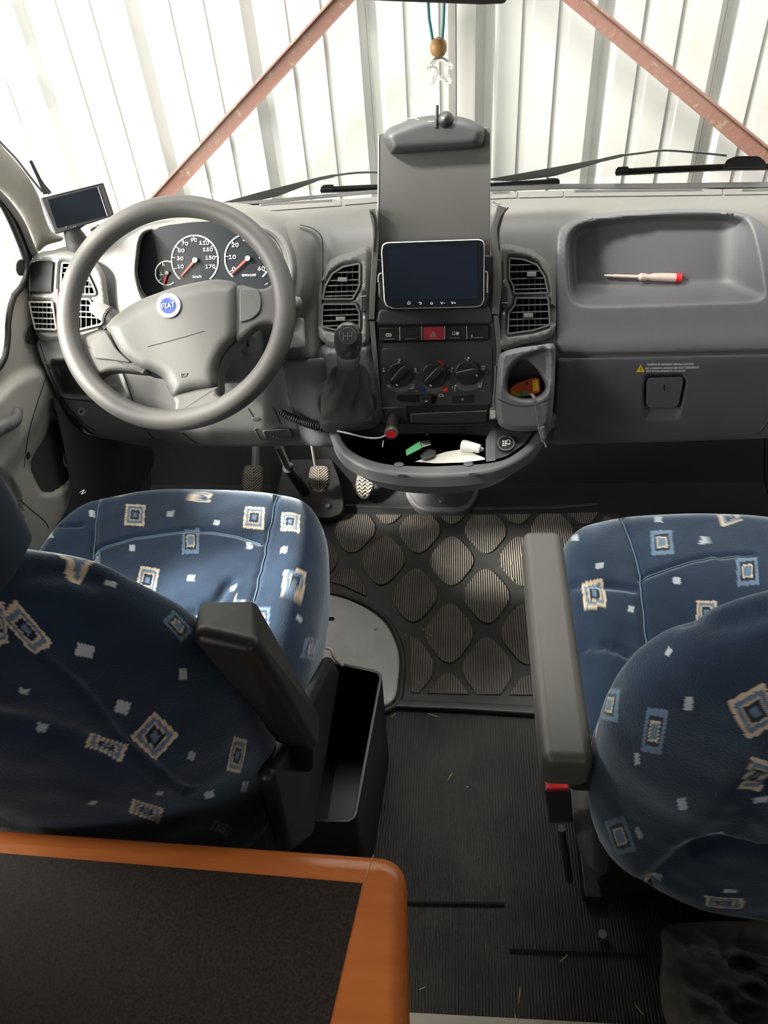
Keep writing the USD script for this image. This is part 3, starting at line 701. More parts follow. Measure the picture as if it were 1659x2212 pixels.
louvres(pod, PODL, ur, c1([(0, 790), (0, 835), (0, 890), (0, 940)])[:, 1], c1([(k, 0) for k in (690, 725, 760)])[:, 0], None, tilt=-0.05, m='door_plastic', w=3.2)
louvres(pod, PODL, lr, c1([(0, 1105), (0, 1160), (0, 1205)])[:, 1], c1([(k, 0) for k in (690, 735, 780, 825)])[:, 0], None, tilt=-0.05, m='door_plastic', w=3.2)
part(pod, 'thumb_slider', pshape(PODL, rounded(c1([(465, 965), (500, 960), (500, 1110), (480, 1110)]), 4), -0.002, 0.004, 0.002), 'dull_red')
# ================================================================== instrument hood and cluster
LPL = Plane(on(D, 450, 565, 0.012), (0.0, -0.86, 0.51)); LT = ptf(LPL)
hood_px = spline([(276, 640), (275, 550), (281, 512), (300, 486), (340, 463), (393, 446), (446, 440), (507, 438), (573, 451), (620, 478), (650, 512), (664, 560), (662, 620), (652, 690), (560, 720), (440, 730), (330, 720), (284, 690)], 140, True)
def hood_t(u, v):
    so, si = sdist(hood_px, u, v), sdist(lens_px, u, v)
    a = np.clip(-so / (np.maximum(-so, 0) + np.maximum(si, 0) + 1e-6), 0, 1)        # 0 on the outer line, 1 at the lens
    outer = lift(D, lambda u_, v_: 0.01 + 0 * u_)(u, v); inner = LT(u, v)
    peak = lift(D, 0.08)(u, v)
    t = outer * (1 - sstep(a / 0.62)) + peak * sstep(a / 0.62)
    w = sstep((a - 0.72) / 0.28)
    return t * (1 - w) + inner * w
clus = thing('instrument_cluster', 'black instrument cluster with white-ringed dials and red needles behind the steering wheel', 'instrument cluster', LPL.o)
part(dash, 'instrument_hood', relief(hood_px, hood_t, 2.2, edge=0.0, skirt=0.03, holes=[lens_px], edge_px=1.6), 'dash_plastic', smooth=60)
part(clus, 'face', relief(grow(lens_px, 2), LT, 12, edge=0, skirt=0.01), 'lens_black')
def dial(name, cu, cv, r, labels, hpx, needle, unit, a0=-50, a1=230, ry=1.06):
    d = part(clus, name, pring(LT, cu, cv, r - 3.2, r, 0.0016, ry, 64, a0, a1), 'white_print')
    for s_, (lu, lv) in labels:
        dirv = nrm(np.array([lu - cu, (lv - cv) / ry])); p0 = np.array([cu, cv]) + dirv * [r - 2, (r - 2) * ry]; p1 = np.array([cu, cv]) + dirv * [r - 9, (r - 9) * ry]
        part(d, 'tick', strip(LT, [p0, p1], 1.6, 0.0016, 0.0006), 'white_print')
        if s_: part(d, 'numeral', ptext(LT, s_, (lu, lv), hpx, 0.0016, 0.0, stretch=1.12), 'white_print', smooth=False)
    part(d, 'needle', strip(LT, [(cu, cv), needle], np.array([5.0, 3.0]), 0.006, 0.002), 'needle_red')
    part(d, 'hub', disc(LT, cu, cv, 6 if r > 30 else 4.5, 0.001, 0.009, 0.002), 'grey_print')
    if unit: part(d, 'unit', ptext(LT, unit[0], unit[1], unit[2], 0.0016, 0.0, slant=0.15, stretch=1.15), 'white_print', smooth=False)
dial('speed_dial', 421, 562, 52, [('10', (390, 575.6)), ('30', (389, 558)), ('50', (391.5, 541)), ('70', (399.5, 526)), ('90', (419, 518.5)), ('110', (441, 524.7)), ('130', (449, 539)), ('150', (454.5, 556.5)), ('170', (454.5, 575.6))], 7.6, (391, 597), ('km/h', (426, 597.6), 5.2))
dial('rev_dial', 535, 558, 51, [('0', (505, 581)), ('10', (502, 555)), ('20', (508, 529)), ('30', (532, 516)), ('40', (556, 527)), ('50', (567, 554)), ('60', (564.5, 580))], 8.4, (499, 592), ('rpmx100', (537.7, 594.5), 4.6))
dial('temperature_dial', 360, 590, 26, [('H', (353, 572)), ('', (342, 608))], 5.5, (354, 614), None, 60, 310)
dial('fuel_dial', 592, 603, 25, [('', (578, 612))], 5.5, (586, 622), None, -120, 130)
for px in ([(347, 587), (347, 592), (351, 592)], [(344, 594), (354, 594)]):
    part(clus, 'temperature_symbol', strip(LT, px, 1.4, 0.0016, 0.0006), 'white_print')
# ================================================================== steering column with stalks and ignition
WPL = Plane(atd(380, 673.5, 1.267), (0.085, -1.0, 1.11)); WT = ptf(WPL)
def wpt(u, v, h): return on(WT, u, v, h * 1.5)
col = thing('steering_column', 'grey steering column shroud with ignition barrel behind the steering wheel', 'steering column', WPL.o - 0.1 * WPL.n)
def loft_box(sections):
    """sections: (centre, ex, ey, halfw, halfh, exponent) -> closed superellipse loft."""
    n = 48; a = np.arange(n) * 2 * np.pi / n; V = []
    for c, ex, ey, w, h, e in sections:
        x = np.sign(np.cos(a)) * np.abs(np.cos(a)) ** (2 / e) * w; y = np.sign(np.sin(a)) * np.abs(np.sin(a)) ** (2 / e) * h
        V.append(np.asarray(c) + x[:, None] * ex + y[:, None] * ey)
    m = len(V); V = np.vstack(V); f = [grid_faces(m, n, True)]
    c0, c1_ = len(V), len(V) + 1; V = np.vstack([V, sections[0][0], sections[-1][0]]); j = np.arange(n)
    f += [np.stack([np.full(n, c0), (j + 1) % n, j], -1), np.stack([np.full(n, c1_), (m - 1) * n + j, (m - 1) * n + (j + 1) % n], -1)]
    return V, np.vstack(f)
ex, ey, nn = WPL.ex, WPL.ey, WPL.n
part(col, 'shroud', loft_box([(WPL.o - 0.045 * nn + 0.012 * ex - 0.01 * ey, ex, ey, 0.055, 0.05, 3), (WPL.o - 0.06 * nn + 0.015 * ex - 0.012 * ey, ex, ey, 0.07, 0.062, 3.5), (WPL.o - 0.14 * nn + 0.02 * ex - 0.01 * ey, ex, ey, 0.075, 0.075, 3.5), (WPL.o - 0.24 * nn + 0.02 * ex + 0.02 * ey, ex, ey, 0.08, 0.08, 3.5)]), 'dash_dark', smooth=50)
ig0, ig1 = wpt(536, 742, -0.075), wpt(530, 738, -0.115)
part(col, 'ignition_barrel', tube([ig1 - 0.02 * (ig0 - ig1), (ig0 + ig1) / 2, ig0], [0.018, 0.019, 0.017], 24), 'console_grey')
part(col, 'key_slot', box(ig0 + 0.001 * nn, (0.003, 0.012, 0.002), n=nrm(ig0 - ig1)), 'gap_black')
st = thing('indicator_stalk', 'ribbed grey indicator stalk poking out left of the steering wheel hub', 'stalk', wpt(262, 700, -0.06))
s0, s1, s2 = wpt(300, 715, -0.06), wpt(236, 682, -0.058), wpt(197, 660, -0.055)
part(st, 'arm', tube([s0, s1], [0.011, 0.0155], 20), 'wheel_foam')
ax = nrm(s2 - s1); L = np.linalg.norm(s2 - s1)
gp = [s1 + ax * L * k for k in (0.0, 0.02, 0.3, 0.7, 0.92, 1.0)]
V_, F_ = tube([s1 + ax * L * k for k in np.linspace(0, 1, 14)], np.interp(np.linspace(0, 1, 14), [0, .3, .75, .93, 1], [.0165, .0155, .0125, .0105, .006]), 40)
k_ = np.arange(14 * 40) % 40; cen = np.repeat(np.stack([s1 + ax * L * k for k in np.linspace(0, 1, 14)]), 40, 0)
V_[:560] = cen + (V_[:560] - cen) * (1 - 0.05 * (k_ % 2))[:, None]
part(st, 'ribbed_grip', (V_, F_), 'door_plastic', smooth=20)
for k, sz in ((0.12, 0.004), (0.04, 0.003)):
    part(st, 'switch_ring', tube([s1 + ax * L * (k - .04 + .0), s1 + ax * L * (k - .02)], 0.0168, 24), 'console_grey')
wst = thing('wiper_stalk', 'dark wiper stalk tip poking out right of the steering wheel rim', 'stalk', wpt(640, 655, -0.07))
part(wst, 'arm', tube([wpt(500, 690, -0.09), wpt(600, 665, -0.085), wpt(646, 655, -0.085)], [0.010, 0.012, 0.013], 16), 'console_grey')
part(wst, 'tip', tube([wpt(643, 655, -0.085), wpt(652, 651, -0.085)], [0.0135, 0.009], 16), 'console_grey')
# ================================================================== steering wheel
sw = thing('steering_wheel', 'grey three-spoke steering wheel with a round blue and white badge on its hub', 'steering wheel', WPL.o)
RO = 0.1885; a = np.arange(160) * 2 * np.pi / 160
rimc = WPL.to(np.stack([RO * np.cos(a), RO * np.sin(a)], -1))
part(sw, 'rim', tube(rimc, 0.0182, 24, closed=True, up=nn), 'wheel_foam', smooth=True)
cover_px = [(230, 709), (234, 698), (253, 679), (296, 651), (340, 633), (380, 620), (419, 611), (459, 604), (485, 605), (506, 610), (514, 622), (514, 680), (511, 728), (492, 752), (478, 775), (470, 800), (466, 836), (420, 846), (377, 857), (362, 838), (350, 816), (326, 803), (300, 797), (268, 775), (248, 748)]
part(sw, 'spoke', pslab(WPL, [(150, 715), (168, 727), (229, 711), (262, 770), (320, 803), (253, 799), (222, 806), (206, 822), (196, 838), (172, 806), (155, 765)], -0.022, -0.001, 0.008, sm=70), 'wheel_foam', smooth=50)
part(sw, 'spoke', pslab(WPL, [(505, 620), (560, 621), (582, 614), (594, 598), (612, 600), (620, 660), (606, 720), (597, 714), (590, 698), (574, 697), (552, 705), (505, 733)], -0.022, -0.001, 0.008, sm=70), 'wheel_foam', smooth=50)
part(sw, 'spoke', pslab(WPL, [(378, 850), (465, 832), (470, 850), (482, 857), (505, 849), (520, 842), (512, 880), (450, 908), (380, 916), (310, 905), (330, 893), (362, 892), (375, 878)], -0.022, -0.001, 0.008, sm=80), 'wheel_foam', smooth=50)
part(sw, 'spoke_trim', pslab(WPL, [(194, 742), (229, 714), (252, 755), (285, 785), (240, 778), (205, 775)], -0.004, 0.0025, 0.002, r=8), 'hub_plastic')
part(sw, 'spoke_trim', pslab(WPL, [(518, 624), (558, 624), (566, 650), (562, 675), (545, 690), (518, 698)], -0.004, 0.0025, 0.002, r=8), 'hub_plastic')
cov = spline(cover_px, 170, True)
def cover_t(u, v):
    d = np.clip(-sdist(cov, u, v), 0, 200); k = np.clip(d / 30.0, 0, 1); k2 = np.clip(1 - ((u - 388) / 170.0) ** 2 - ((v - 705) / 170.0) ** 2, 0, 1)
    return lift(WT, 0.0)(u, v) + (0.016 - 0.026 * np.sqrt(1 - (1 - k) ** 2) * 0.8 - 0.012 * k2) / np.linalg.norm(rays(u, v), axis=-1)
part(sw, 'airbag_cover', relief(cov, cover_t, 4, edge=0.0, skirt=0.03, edge_px=2.5), 'hub_plastic', smooth=70)
part(sw, 'hub_back', pslab(WPL, grow(cov, -4), -0.06, -0.022, 0.004), 'console_grey')
CT0 = lift(cover_t, 0.0)
part(sw, 'tear_seam', strip(CT0, [(319, 749), (340, 743.5), (360, 738.5), (380, 733), (400, 727.5), (420, 721.5), (441, 715)], 1.8, 0.0003, 0.002), 'gap_black')
part(sw, 'horn_symbol', join(strip(CT0, [(391, 806), (392, 816)], 1.5, 0.0012, 0.001), strip(CT0, [(395, 807), (405, 806), (402, 812), (396, 814)], 1.2, 0.0012, 0.001, closed=True)), 'console_grey')
em = part(sw, 'badge', disc(CT0, 364, 660, 26.5, -0.002, 0.0035, 0.002, 27), 'silver_paint', label='round blue and white maker badge')
part(em, 'badge_ring', pring(CT0, 364, 660, 17, 24, 0.0040, 1.03), 'white_plastic')
part(em, 'badge_field', disc(CT0, 363, 660, 17, 0.003, 0.0042, 0, 17.5), 'blue_print')
part(em, 'badge_letters', ptext(CT0, 'FIAT', (363.0, 660), 10.5, 0.0052, 0.14, stretch=0.88, depth=0.001), 'white_plastic', smooth=False)
# rear-view monitor on the dash corner
# ================================================================== centre console
CA, CB_ = aty(940, 520, 1.385), aty(940, 900, 1.285)
CPL = Plane((CA + CB_) / 2, nrm(np.cross([1, 0, 0], CA - CB_)) if np.cross([1, 0, 0], CA - CB_)[1] < 0 else -nrm(np.cross([1, 0, 0], CA - CB_)))
CT = ptf(CPL)
con = thing('centre_console', 'charcoal centre console with switches, heater knobs and a shallow bottom tray between the seats', 'console', (0, 1.30, 0.50))
part(con, 'fascia', pshape(CT, [(812, 560), (1066, 550), (1079, 650), (1077, 745), (1070, 905), (1064, 912), (830, 914), (824, 905), (812, 745), (809, 650)], -0.05, 0.0, 0.006, r=14), 'console_plastic')
part(con, 'upper_brow', pshape(CT, [(818, 668), (1060, 662), (1066, 695), (1058, 700), (820, 704), (812, 697)], -0.01, 0.006, 0.006, r=9), 'console_plastic')
# side mouldings
for px, w, m in (([(803, 452), (812, 500), (810, 560), (806, 620), (803, 690)], 14, 'dash_plastic'), ([(804, 694), (809, 760), (816, 840), (822, 908)], 13, 'console_grey'),
                 ([(1084, 446), (1070, 500), (1073, 560), (1074, 620), (1070, 678)], 20, 'dash_plastic'), ([(1071, 682), (1077, 740), (1076, 800), (1072, 880)], 13, 'console_grey')):
    part(con, 'side_moulding', strip(CT, px, w, 0.006, 0.06, sm=24), m, smooth=60)
for px in ([(800, 457), (808, 470), (811, 500), (808, 545)], [(1098, 448), (1082, 470), (1075, 500), (1079, 540)]):
    part(dash, 'console_seam', strip(lift(CT, 0.001), px, 3, 0.0075, 0.02, sm=20), 'gap_black')
# row of five switches
SW = [(819, 862), (865, 908), (913, 959), (962, 1006), (1010, 1055)]
part(con, 'switch_well', pshape(CT, [(816, 704), (1057, 700), (1058, 732), (1050, 736), (822, 741), (816, 736)], -0.004, 0.0012, 0.001, r=5), 'gap_black')
for k, (x0, x1) in enumerate(SW):
    dy = -0.017 * ((x0 + x1) / 2 - 937)
    b = part(con, 'switch', pshape(CT, [(x0, 706.5 + dy + .4), (x1, 706 + dy - .4), (x1 + .5, 734.5 + dy), (x0 + .5, 735 + dy)], -0.002, 0.006, 0.0015, r=2.5), 'dull_red' if k == 2 else 'soft_black', label='red hazard light switch' if k == 2 else None)
    xm = (x0 + x1) / 2
    if k != 2: part(b, 'lamp_slit', strip(CT, [(xm - 10, 711 + dy), (xm + 10, 710.6 + dy)], 2.0, 0.0066, 0.001), 'gap_black')
    part(b, 'edge_line', strip(CT, [(xm - 11, 731 + dy), (xm + 11, 730.6 + dy)], 1.0, 0.0066, 0.0008), 'grey_print')
    if k == 0:
        part(b, 'symbol', strip(CT, rrect(xm - 1, 722 + dy, 11, 6, 2), 1.3, 0.0066, 0.0008, closed=True), 'white_print'); part(b, 'symbol', strip(CT, [(xm - 4, 722 + dy), (xm + 3, 722 + dy)], 1.6, 0.0066, 0.0008), 'white_print')
    if k == 2:
        part(b, 'symbol', strip(CT, [(xm, 716), (xm + 7, 727), (xm - 7, 727)], 1.2, 0.0066, 0.0008, closed=True), 'white_print'); part(b, 'symbol', strip(CT, [(xm, 720), (xm + 3.2, 725), (xm - 3.2, 725)], 1.0, 0.0066, 0.0008, closed=True), 'white_print')
    if k == 3:
        part(b, 'symbol', strip(CT, [(xm - 2, 717 + dy), (xm - 6, 718 + dy), (xm - 6, 724 + dy), (xm - 2, 725 + dy)], 1.4, 0.0066, 0.0008, closed=True), 'white_print'); part(b, 'symbol', disc(CT, xm + 4, 721 + dy, 3.4, 0.005, 0.0068), 'white_print')
    if k == 4: part(b, 'symbol', strip(CT, [(xm - 13, 724 + dy), (xm - 13, 731 + dy)], 1.6, 0.0066, 0.0008), 'white_print')
for x, y in ((863.4, 721.5), (910.4, 720.5), (960.4, 719.5), (1008, 719)):
    part(con, 'divider', strip(CT, [(x, y - 15), (x + .4, y + 14)], 2.2, 0.007, 0.006), 'silver_paint')
# heater panel
HT = lift(CT, 0.0)
part(con, 'heater_panel', pshape(CT, [(824, 752), (1064, 746), (1064, 868), (1050, 880), (832, 884), (822, 874)], -0.004, 0.0018, 0.0015, r=12), 'console_plastic')
for (ku, kv, ang) in ((862.5, 809, 45), (937, 810.5, 42), (1009, 805.5, 8)):
    part(con, 'knob_surround', pring(CT, ku, kv, 28, 39, 0.0026, 1.0, 30, -135, -20), 'console_grey')
    kb = part(con, 'knob', disc(CT, ku, kv, 27, 0.0, 0.014, 0.004, 26), 'soft_black')
    c, s = np.cos(np.radians(ang)), np.sin(np.radians(ang)); e = np.array([c, -s]); n2 = np.array([s, c])
    q = np.array([ku, kv])
    part(kb, 'grip', pshape(CT, [q - e * 25 - n2 * 3, q - e * 10 - n2 * 7, q + e * 10 - n2 * 8, q + e * 24 - n2 * 6, q + e * 24 + n2 * 6, q + e * 10 + n2 * 8, q - e * 10 + n2 * 7, q - e * 25 + n2 * 3], 0.012, 0.026, 0.003, r=3), 'soft_black')
    part(kb, 'grip_edge', strip(CT, [q - e * 23 - n2 * 4, q + e * 14 - n2 * 6.5], 1.2, 0.0264, 0.001), 'grey_print')
    t_ = q - e * 20 + n2 * 12 if ku < 1000 else q + e * 19 + n2 * 8
    part(kb, 'pointer_mark', pshape(CT, rrect(t_[0], t_[1], 6, 3, 1.4, ang=0.5) , 0.012, 0.0155, 0.0), 'white_plastic')
for s_, uv, h_ in (('1', (829, 799), 8), ('2', (862, 779), 8), ('3', (897, 800), 8)):
    part(con, 'numeral', ptext(CT, s_, uv, h_, 0.0026), 'white_print', smooth=False)
def small_icon(kind, u, v):
    P_ = lambda *a, **k: part(con, 'symbol', *a, **k)
    if kind == 'face':
        P_(disc(CT, u + 2, v - 3, 2.0, 0.002, 0.0026), 'white_print'); P_(strip(CT, [(u + 1, v), (u - 1, v + 4), (u + 3, v + 4)], 1.6, 0.0026, 0.0006), 'white_print'); P_(strip(CT, [(u - 6, v - 1), (u - 3, v), (u - 4, v + 2)], 1.3, 0.0026, 0.0006), 'white_print')
    elif kind == 'screen':
        P_(strip(CT, [(u - 5, v - 3), (u + 5, v - 3), (u + 4, v + 2), (u - 4, v + 2)], 1.3, 0.0026, 0.0006, closed=True), 'white_print'); P_(strip(CT, [(u - 4, v + 5), (u + 4, v + 5)], 1.3, 0.0026, 0.0006), 'white_print'); P_(strip(CT, [(u, v - 1), (u, v + 5)], 1.3, 0.0026, 0.0006), 'white_print')
    elif kind == 'fan':
        for k in range(4):
            b_ = k * np.pi / 2 + .5; P_(strip(CT, [(u, v), (u + 4 * np.cos(b_), v + 4 * np.sin(b_))], np.array([1.2, 2.6]), 0.0026, 0.0006), 'white_print')
    elif kind == 'arc': P_(strip(CT, [(u - 4, v + 2), (u, v + 4), (u + 4, v + 1)], 1.0, 0.0026, 0.0006), 'grey_print')
    elif kind == 'car': P_(strip(CT, rrect(u, v, 8, 5, 2), 1.2, 0.0026, 0.0006, closed=True), 'white_print'); P_(strip(CT, [(u + 5, v + 4), (u + 7, v)], 1.2, 0.0026, 0.0006), 'white_print')
for kind, u, v in (('fan', 840, 834), ('screen', 890, 834), ('arc', 899, 842), ('face', 1010, 776), ('screen', 1043, 794), ('arc', 1050, 802), ('screen', 1036, 831), ('arc', 1042, 841), ('face', 975, 799), ('face', 982, 836), ('arc', 982, 842), ('car', 952, 854), ('arc', 902, 803)):
    small_icon(kind, u, v)
part(con, 'cold_mark', disc(CT, 914, 841, 6.6, 0.0015, 0.0026), 'blue_print'); part(con, 'hot_mark', disc(CT, 961, 840, 6.6, 0.0015, 0.0026), 'needle_red')
part(con, 'hot_arc', strip(CT, [(944, 778), (952, 783), (958, 790)], np.array([3, 6, 7]), 0.0023, 0.0006), 'dull_red')
part(con, 'cold_arc', strip(CT, [(912, 791), (920, 783), (930, 779)], np.array([4, 4, 2]), 0.0023, 0.0006), plastic('navy_print', (0.03, 0.03, 0.09), 0.6))
part(con, 'slider_slot', pshape(CT, rounded(np.array([(858, 853), (940, 853), (944, 862), (938, 871), (872, 868), (857, 865)]), 6), -0.001, 0.0024, 0.0), 'gap_black')
sl = part(con, 'slider_handle', pshape(CT, [(906, 855), (932, 854), (931, 874), (908, 874)], 0.0, 0.014, 0.002, r=2), 'soft_black')
part(sl, 'slider_mark', strip(CT, [(918, 867), (924, 866)], 1.6, 0.0148, 0.0008), 'white_print')
part(con, 'air_conditioning_button', pshape(CT, [(976, 855), (1023, 853), (1023, 870), (976, 872)], 0.0, 0.0032, 0.001, r=1.5), 'black_plastic')
for k in range(3):
    b_ = k * np.pi / 3; part(con, 'snow_symbol', strip(CT, [(999 - 3 * np.cos(b_), 863 - 3 * np.sin(b_)), (999 + 3 * np.cos(b_), 863 + 3 * np.sin(b_))], 0.9, 0.0037, 0.0006), 'grey_print')
# socket block, ashtray drawer
part(con, 'drawer_gap', pshape(CT, [(878, 876), (1056, 874), (1054, 890), (880, 892)], -0.02, 0.0021, 0.0), 'gap_black')
part(con, 'socket_block', pshape(CT, [(820, 880), (880, 878), (882, 910), (878, 914), (824, 916), (818, 908)], -0.02, 0.006, 0.004, r=6), 'black_plastic')
part(con, 'socket_ring', pring(CT, 849, 898, 13, 17, 0.0075, 0.8), 'soft_black')
part(con, 'drawer', pshape(CT, [(885, 893), (940, 890), (1054, 886), (1052, 914), (985, 917), (886, 916)], -0.02, 0.012, 0.005, r=3), 'soft_black')
part(con, 'drawer_lip', strip(CT, [(888, 918), (985, 919), (1052, 916)], 2.5, 0.014, 0.012, sm=14), 'black_plastic')

# ---- tray at the foot of the console
ZT = aty(940, 1010, 1.165)[2]
TPL = Plane((0, 1.17, ZT), (0, 0, 1)); TT = ptf(TPL)
t_out = spline([(705, 905), (714, 932), (724, 960), (746, 986), (785, 1008), (845, 1022), (900, 1027), (960, 1027), (1025, 1022), (1085, 1009), (1135, 983), (1166, 952), (1184, 915), (1184, 880), (940, 850), (705, 880)], 160, True)
t_in = spline([(728, 905), (734, 932), (744, 955), (770, 977), (805, 992), (850, 1001), (930, 1004), (1000, 1001), (1048, 998), (1092, 988), (1130, 963), (1152, 930), (1156, 905), (940, 890)], 150, True)
oo = TPL.px(t_out); oi = np.asarray(Polygon(TPL.px(t_in)).intersection(Polygon(oo).buffer(-0.022)).exterior.coords)[:-1]; oi = resample(oi, 150, True)
part(con, 'tray_rim', slab(TPL, oo, -0.03, 0.0, 0.008, 5, [oi]), 'console_grey', smooth=50)
def taper(pl, a, h0, b, h1):
    a, b = ccw(a), ccw(b); n = len(a); V = np.vstack([pl.to(a, h0), pl.to(b, h1)]); i = np.arange(n); j = (i + 1) % n
    q = np.stack([i, n + i, n + j, j], -1); _, t = earcut([b]); return join((V, q), (pl.to(b, h1), t))
low = inset(ccw(oo), 0.035)
cen = oo.mean(0); low = cen + (oo - cen) * [0.82, 0.80]; low2 = cen + (oo - cen) * [0.55, 0.5]
part(con, 'tray_underside', join(taper(TPL, oo, -0.028, low, -0.075)), 'console_grey', smooth=60)
fl2 = cen + (oi - cen) * [0.93, 0.93]
v_, f_ = taper(TPL, oi, -0.004, fl2, -0.055); part(con, 'tray_basin', join((v_, f_), (v_, f_[:, ::-1])), 'console_grey', smooth=40)
# raised wing on the right of the tray with a round outlet
WG = lift(TT, 0.012)
part(con, 'tray_wing', pshape(TT, [(1070, 922), (1158, 916), (1152, 935), (1130, 962), (1094, 986), (1070, 993)], -0.03, 0.008, 0.003, r=3), 'console_plastic')
part(con, 'tray_partition', pshape(TT, [(1049, 985), (1049, 950), (1062, 925), (1071, 920), (1071, 995), (1050, 998)], -0.04, 0.004, 0.002, r=2), 'console_grey')
so = part(con, 'power_outlet', disc(WG, 1093, 957, 20, -0.006, 0.006, 0.002, 17), 'soft_black')
part(so, 'outlet_rim', pring(WG, 1093, 957, 16, 19, 0.0075, 0.85), 'console_grey')
for k in range(6): part(so, 'outlet_symbol', disc(WG, 1087 + 4.5 * (k % 2), 953 + 4.5 * (k // 2), 1.7, 0.006, 0.0068, 0, n=10), 'white_print')
part(so, 'outlet_symbol', strip(WG, rrect(1098, 955, 7, 9, 2), 1.5, 0.0068, 0.0008, closed=True), 'white_print')
for u, v in ((862, 1009), (1012, 1008)):
    part(con, 'rim_clip', disc(TT, u, v - 6, 11, -0.004, 0.004, 0.003, 5), 'console_grey')
for u, v in ((868, 1027), (1022, 1024)):
    part(con, 'screw_hole', disc(TT, u, v + 1, 10, -0.02, -0.0005, 0, 3), 'gap_black')
# pedestal under the tray
base = atz(955, 1075, 0.02); FP = Plane((base[0], base[1], 0), (0, 0, 1)); FT0 = ptf(FP.off(0.025))
bo = ptf(FP); pb = FP.off(0.03).px(spline([(876, 1052), (884, 1078), (908, 1098), (950, 1104), (1000, 1101), (1024, 1083), (1034, 1050), (1000, 1020), (900, 1022)], 60, True))
part(con, 'foot_plate', slab(FP, pb, 0.0, 0.03, 0.010), 'console_grey', smooth=50)
cb = pb.mean(0); ringb = cb + (pb - cb) * [0.88, 0.82]; ringm = cb + (pb - cb) * [0.62, 0.55] + [0, 0.02]; top_c = cb + np.array([0.0, -0.10])
VV = []; ring0 = ccw(ringb); rm = ccw(ringm)
for h, sx, k in ((0.028, 1.0, 0), (0.045, 0.90, .1), (0.09, 0.60, .4), (0.20, 0.50, .7), (ZT - 0.06, 0.55, 1.0)):
    c_ = cb * (1 - k) + top_c * k; VV.append(FP.to(c_ + (ring0 - cb) * sx, h))
part(con, 'pedestal', (np.vstack(VV), grid_faces(len(VV), len(ring0), True)), 'console_grey', smooth=60)
part(con, 'pedestal_recess', pshape(ptf(FP.off(0.06)), [(934, 1078), (938, 1058), (945, 1050), (962, 1050), (970, 1056), (974, 1076)], -0.004, 0.004, 0.0, r=5), 'gap_black')
part(con, 'pedestal_bolt', disc(ptf(FP.off(0.06)), 954, 1078, 6.5, 0.002, 0.012, 0.002), 'steel')

# ---- gear lever console: block, gaiter, knob
part(con, 'gear_block', relief(spline([(690, 752), (720, 742), (800, 738), (812, 780), (818, 850), (822, 905), (812, 922), (770, 930), (715, 934), (692, 920), (684, 860), (683, 800)], 90, True), lift(CT, lambda u, v: 0.005 + 0.03 * sstep((v - 740) / 120.0)), 6, edge=0.02, skirt=0.08, edge_px=16), 'console_plastic', smooth=60)
gear = thing('gear_lever', 'black gear lever with a glossy shift-pattern knob and a creased leather gaiter', 'gear lever', on(CT, 750, 900, 0.02))
def loft_px(tf, rings, n=64, fold=None, cap=True):
    a = np.arange(n) * 2 * np.pi / n; V = []
    for k, (u, v, ru, rv, h, e) in enumerate(rings):
        c, s = np.cos(a), np.sin(a)
        x = np.sign(c) * np.abs(c) ** (2 / e); y = np.sign(s) * np.abs(s) ** (2 / e)
        m = 1.0 if fold is None else 1 + fold(a, k / (len(rings) - 1))
        V.append(on(tf, u + ru * x * m, v + rv * y * m, h + np.zeros(n)))
    f = [grid_faces(len(V), n, True)[:, ::-1]]; V = np.vstack(V)
    if cap:
        V = np.vstack([V, V[-n:].mean(0)]); j = np.arange(n); o = len(V) - 1 - n
        f.append(np.stack([np.full(n, len(V) - 1), o + (j + 1) % n, o + j], -1))
    return V, np.vstack(f)
def many(rings, k=6):
    r = np.array(rings, float); return [tuple(q) for q in spline(r, (len(r) - 1) * k + 1)]
part(gear, 'gaiter', loft_px(CT, many([(749, 868, 58, 56, 0.02, 3.2), (749, 862, 55, 52, 0.035, 3.0), (750, 845, 46, 44, 0.05, 2.6), (753, 825, 38, 34, 0.07, 2.4), (754, 805, 31, 24, 0.09, 2.2), (754, 790, 25, 14, 0.105, 2.0), (754, 786, 21, 11, 0.108, 2.0)]), fold=lambda a, k: (0.15 * np.sin(3 * a + 4.0 * k) + 0.12 * np.abs(np.sin(2.5 * a - 3 * k + 1)) - 0.06 + 0.06 * np.sin(8 * a + 7 * k)) * np.sin(np.pi * np.clip(k, 0, 1)) ** 0.7), 'leather', smooth=70)
part(gear, 'collar', loft_px(CT, many([(752, 790, 22, 13, 0.105, 2), (752, 780, 25, 13, 0.122, 2), (752, 768, 27, 15, 0.135, 2), (752, 762, 22, 12, 0.137, 2)], 4)), 'console_grey', smooth=50)
part(gear, 'knob', loft_px(CT, many([(752, 766, 22, 12, 0.135, 2), (752, 752, 28, 24, 0.142, 2.1), (752, 738, 30, 34, 0.152, 2.2), (752, 730, 30, 35, 0.162, 2.2), (752, 728, 25, 28, 0.172, 2.2), (752, 727, 14, 15, 0.177, 2.0), (752, 727, 4, 4, 0.178, 2.0)], 5)), plastic('knob_gloss', (0.045, 0.043, 0.042), 0.22), smooth=60)
part(gear, 'shift_plate', disc(CT, 752, 726, 20, 0.1765, 0.1785, 0.001, 19), 'console_grey')
for px in ([(742, 718), (742, 735)], [(751, 717), (751, 735)], [(760, 717), (760, 734)], [(742, 726), (760, 726)]):
    part(gear, 'shift_line', strip(CT, px, 1.4, 0.1795, 0.0008), 'grey_print')
part(gear, 'gaiter_frame', pring(CT, 750, 872, 58, 64, 0.03, 0.82, 60, 0, 360, depth=0.01), 'soft_black')

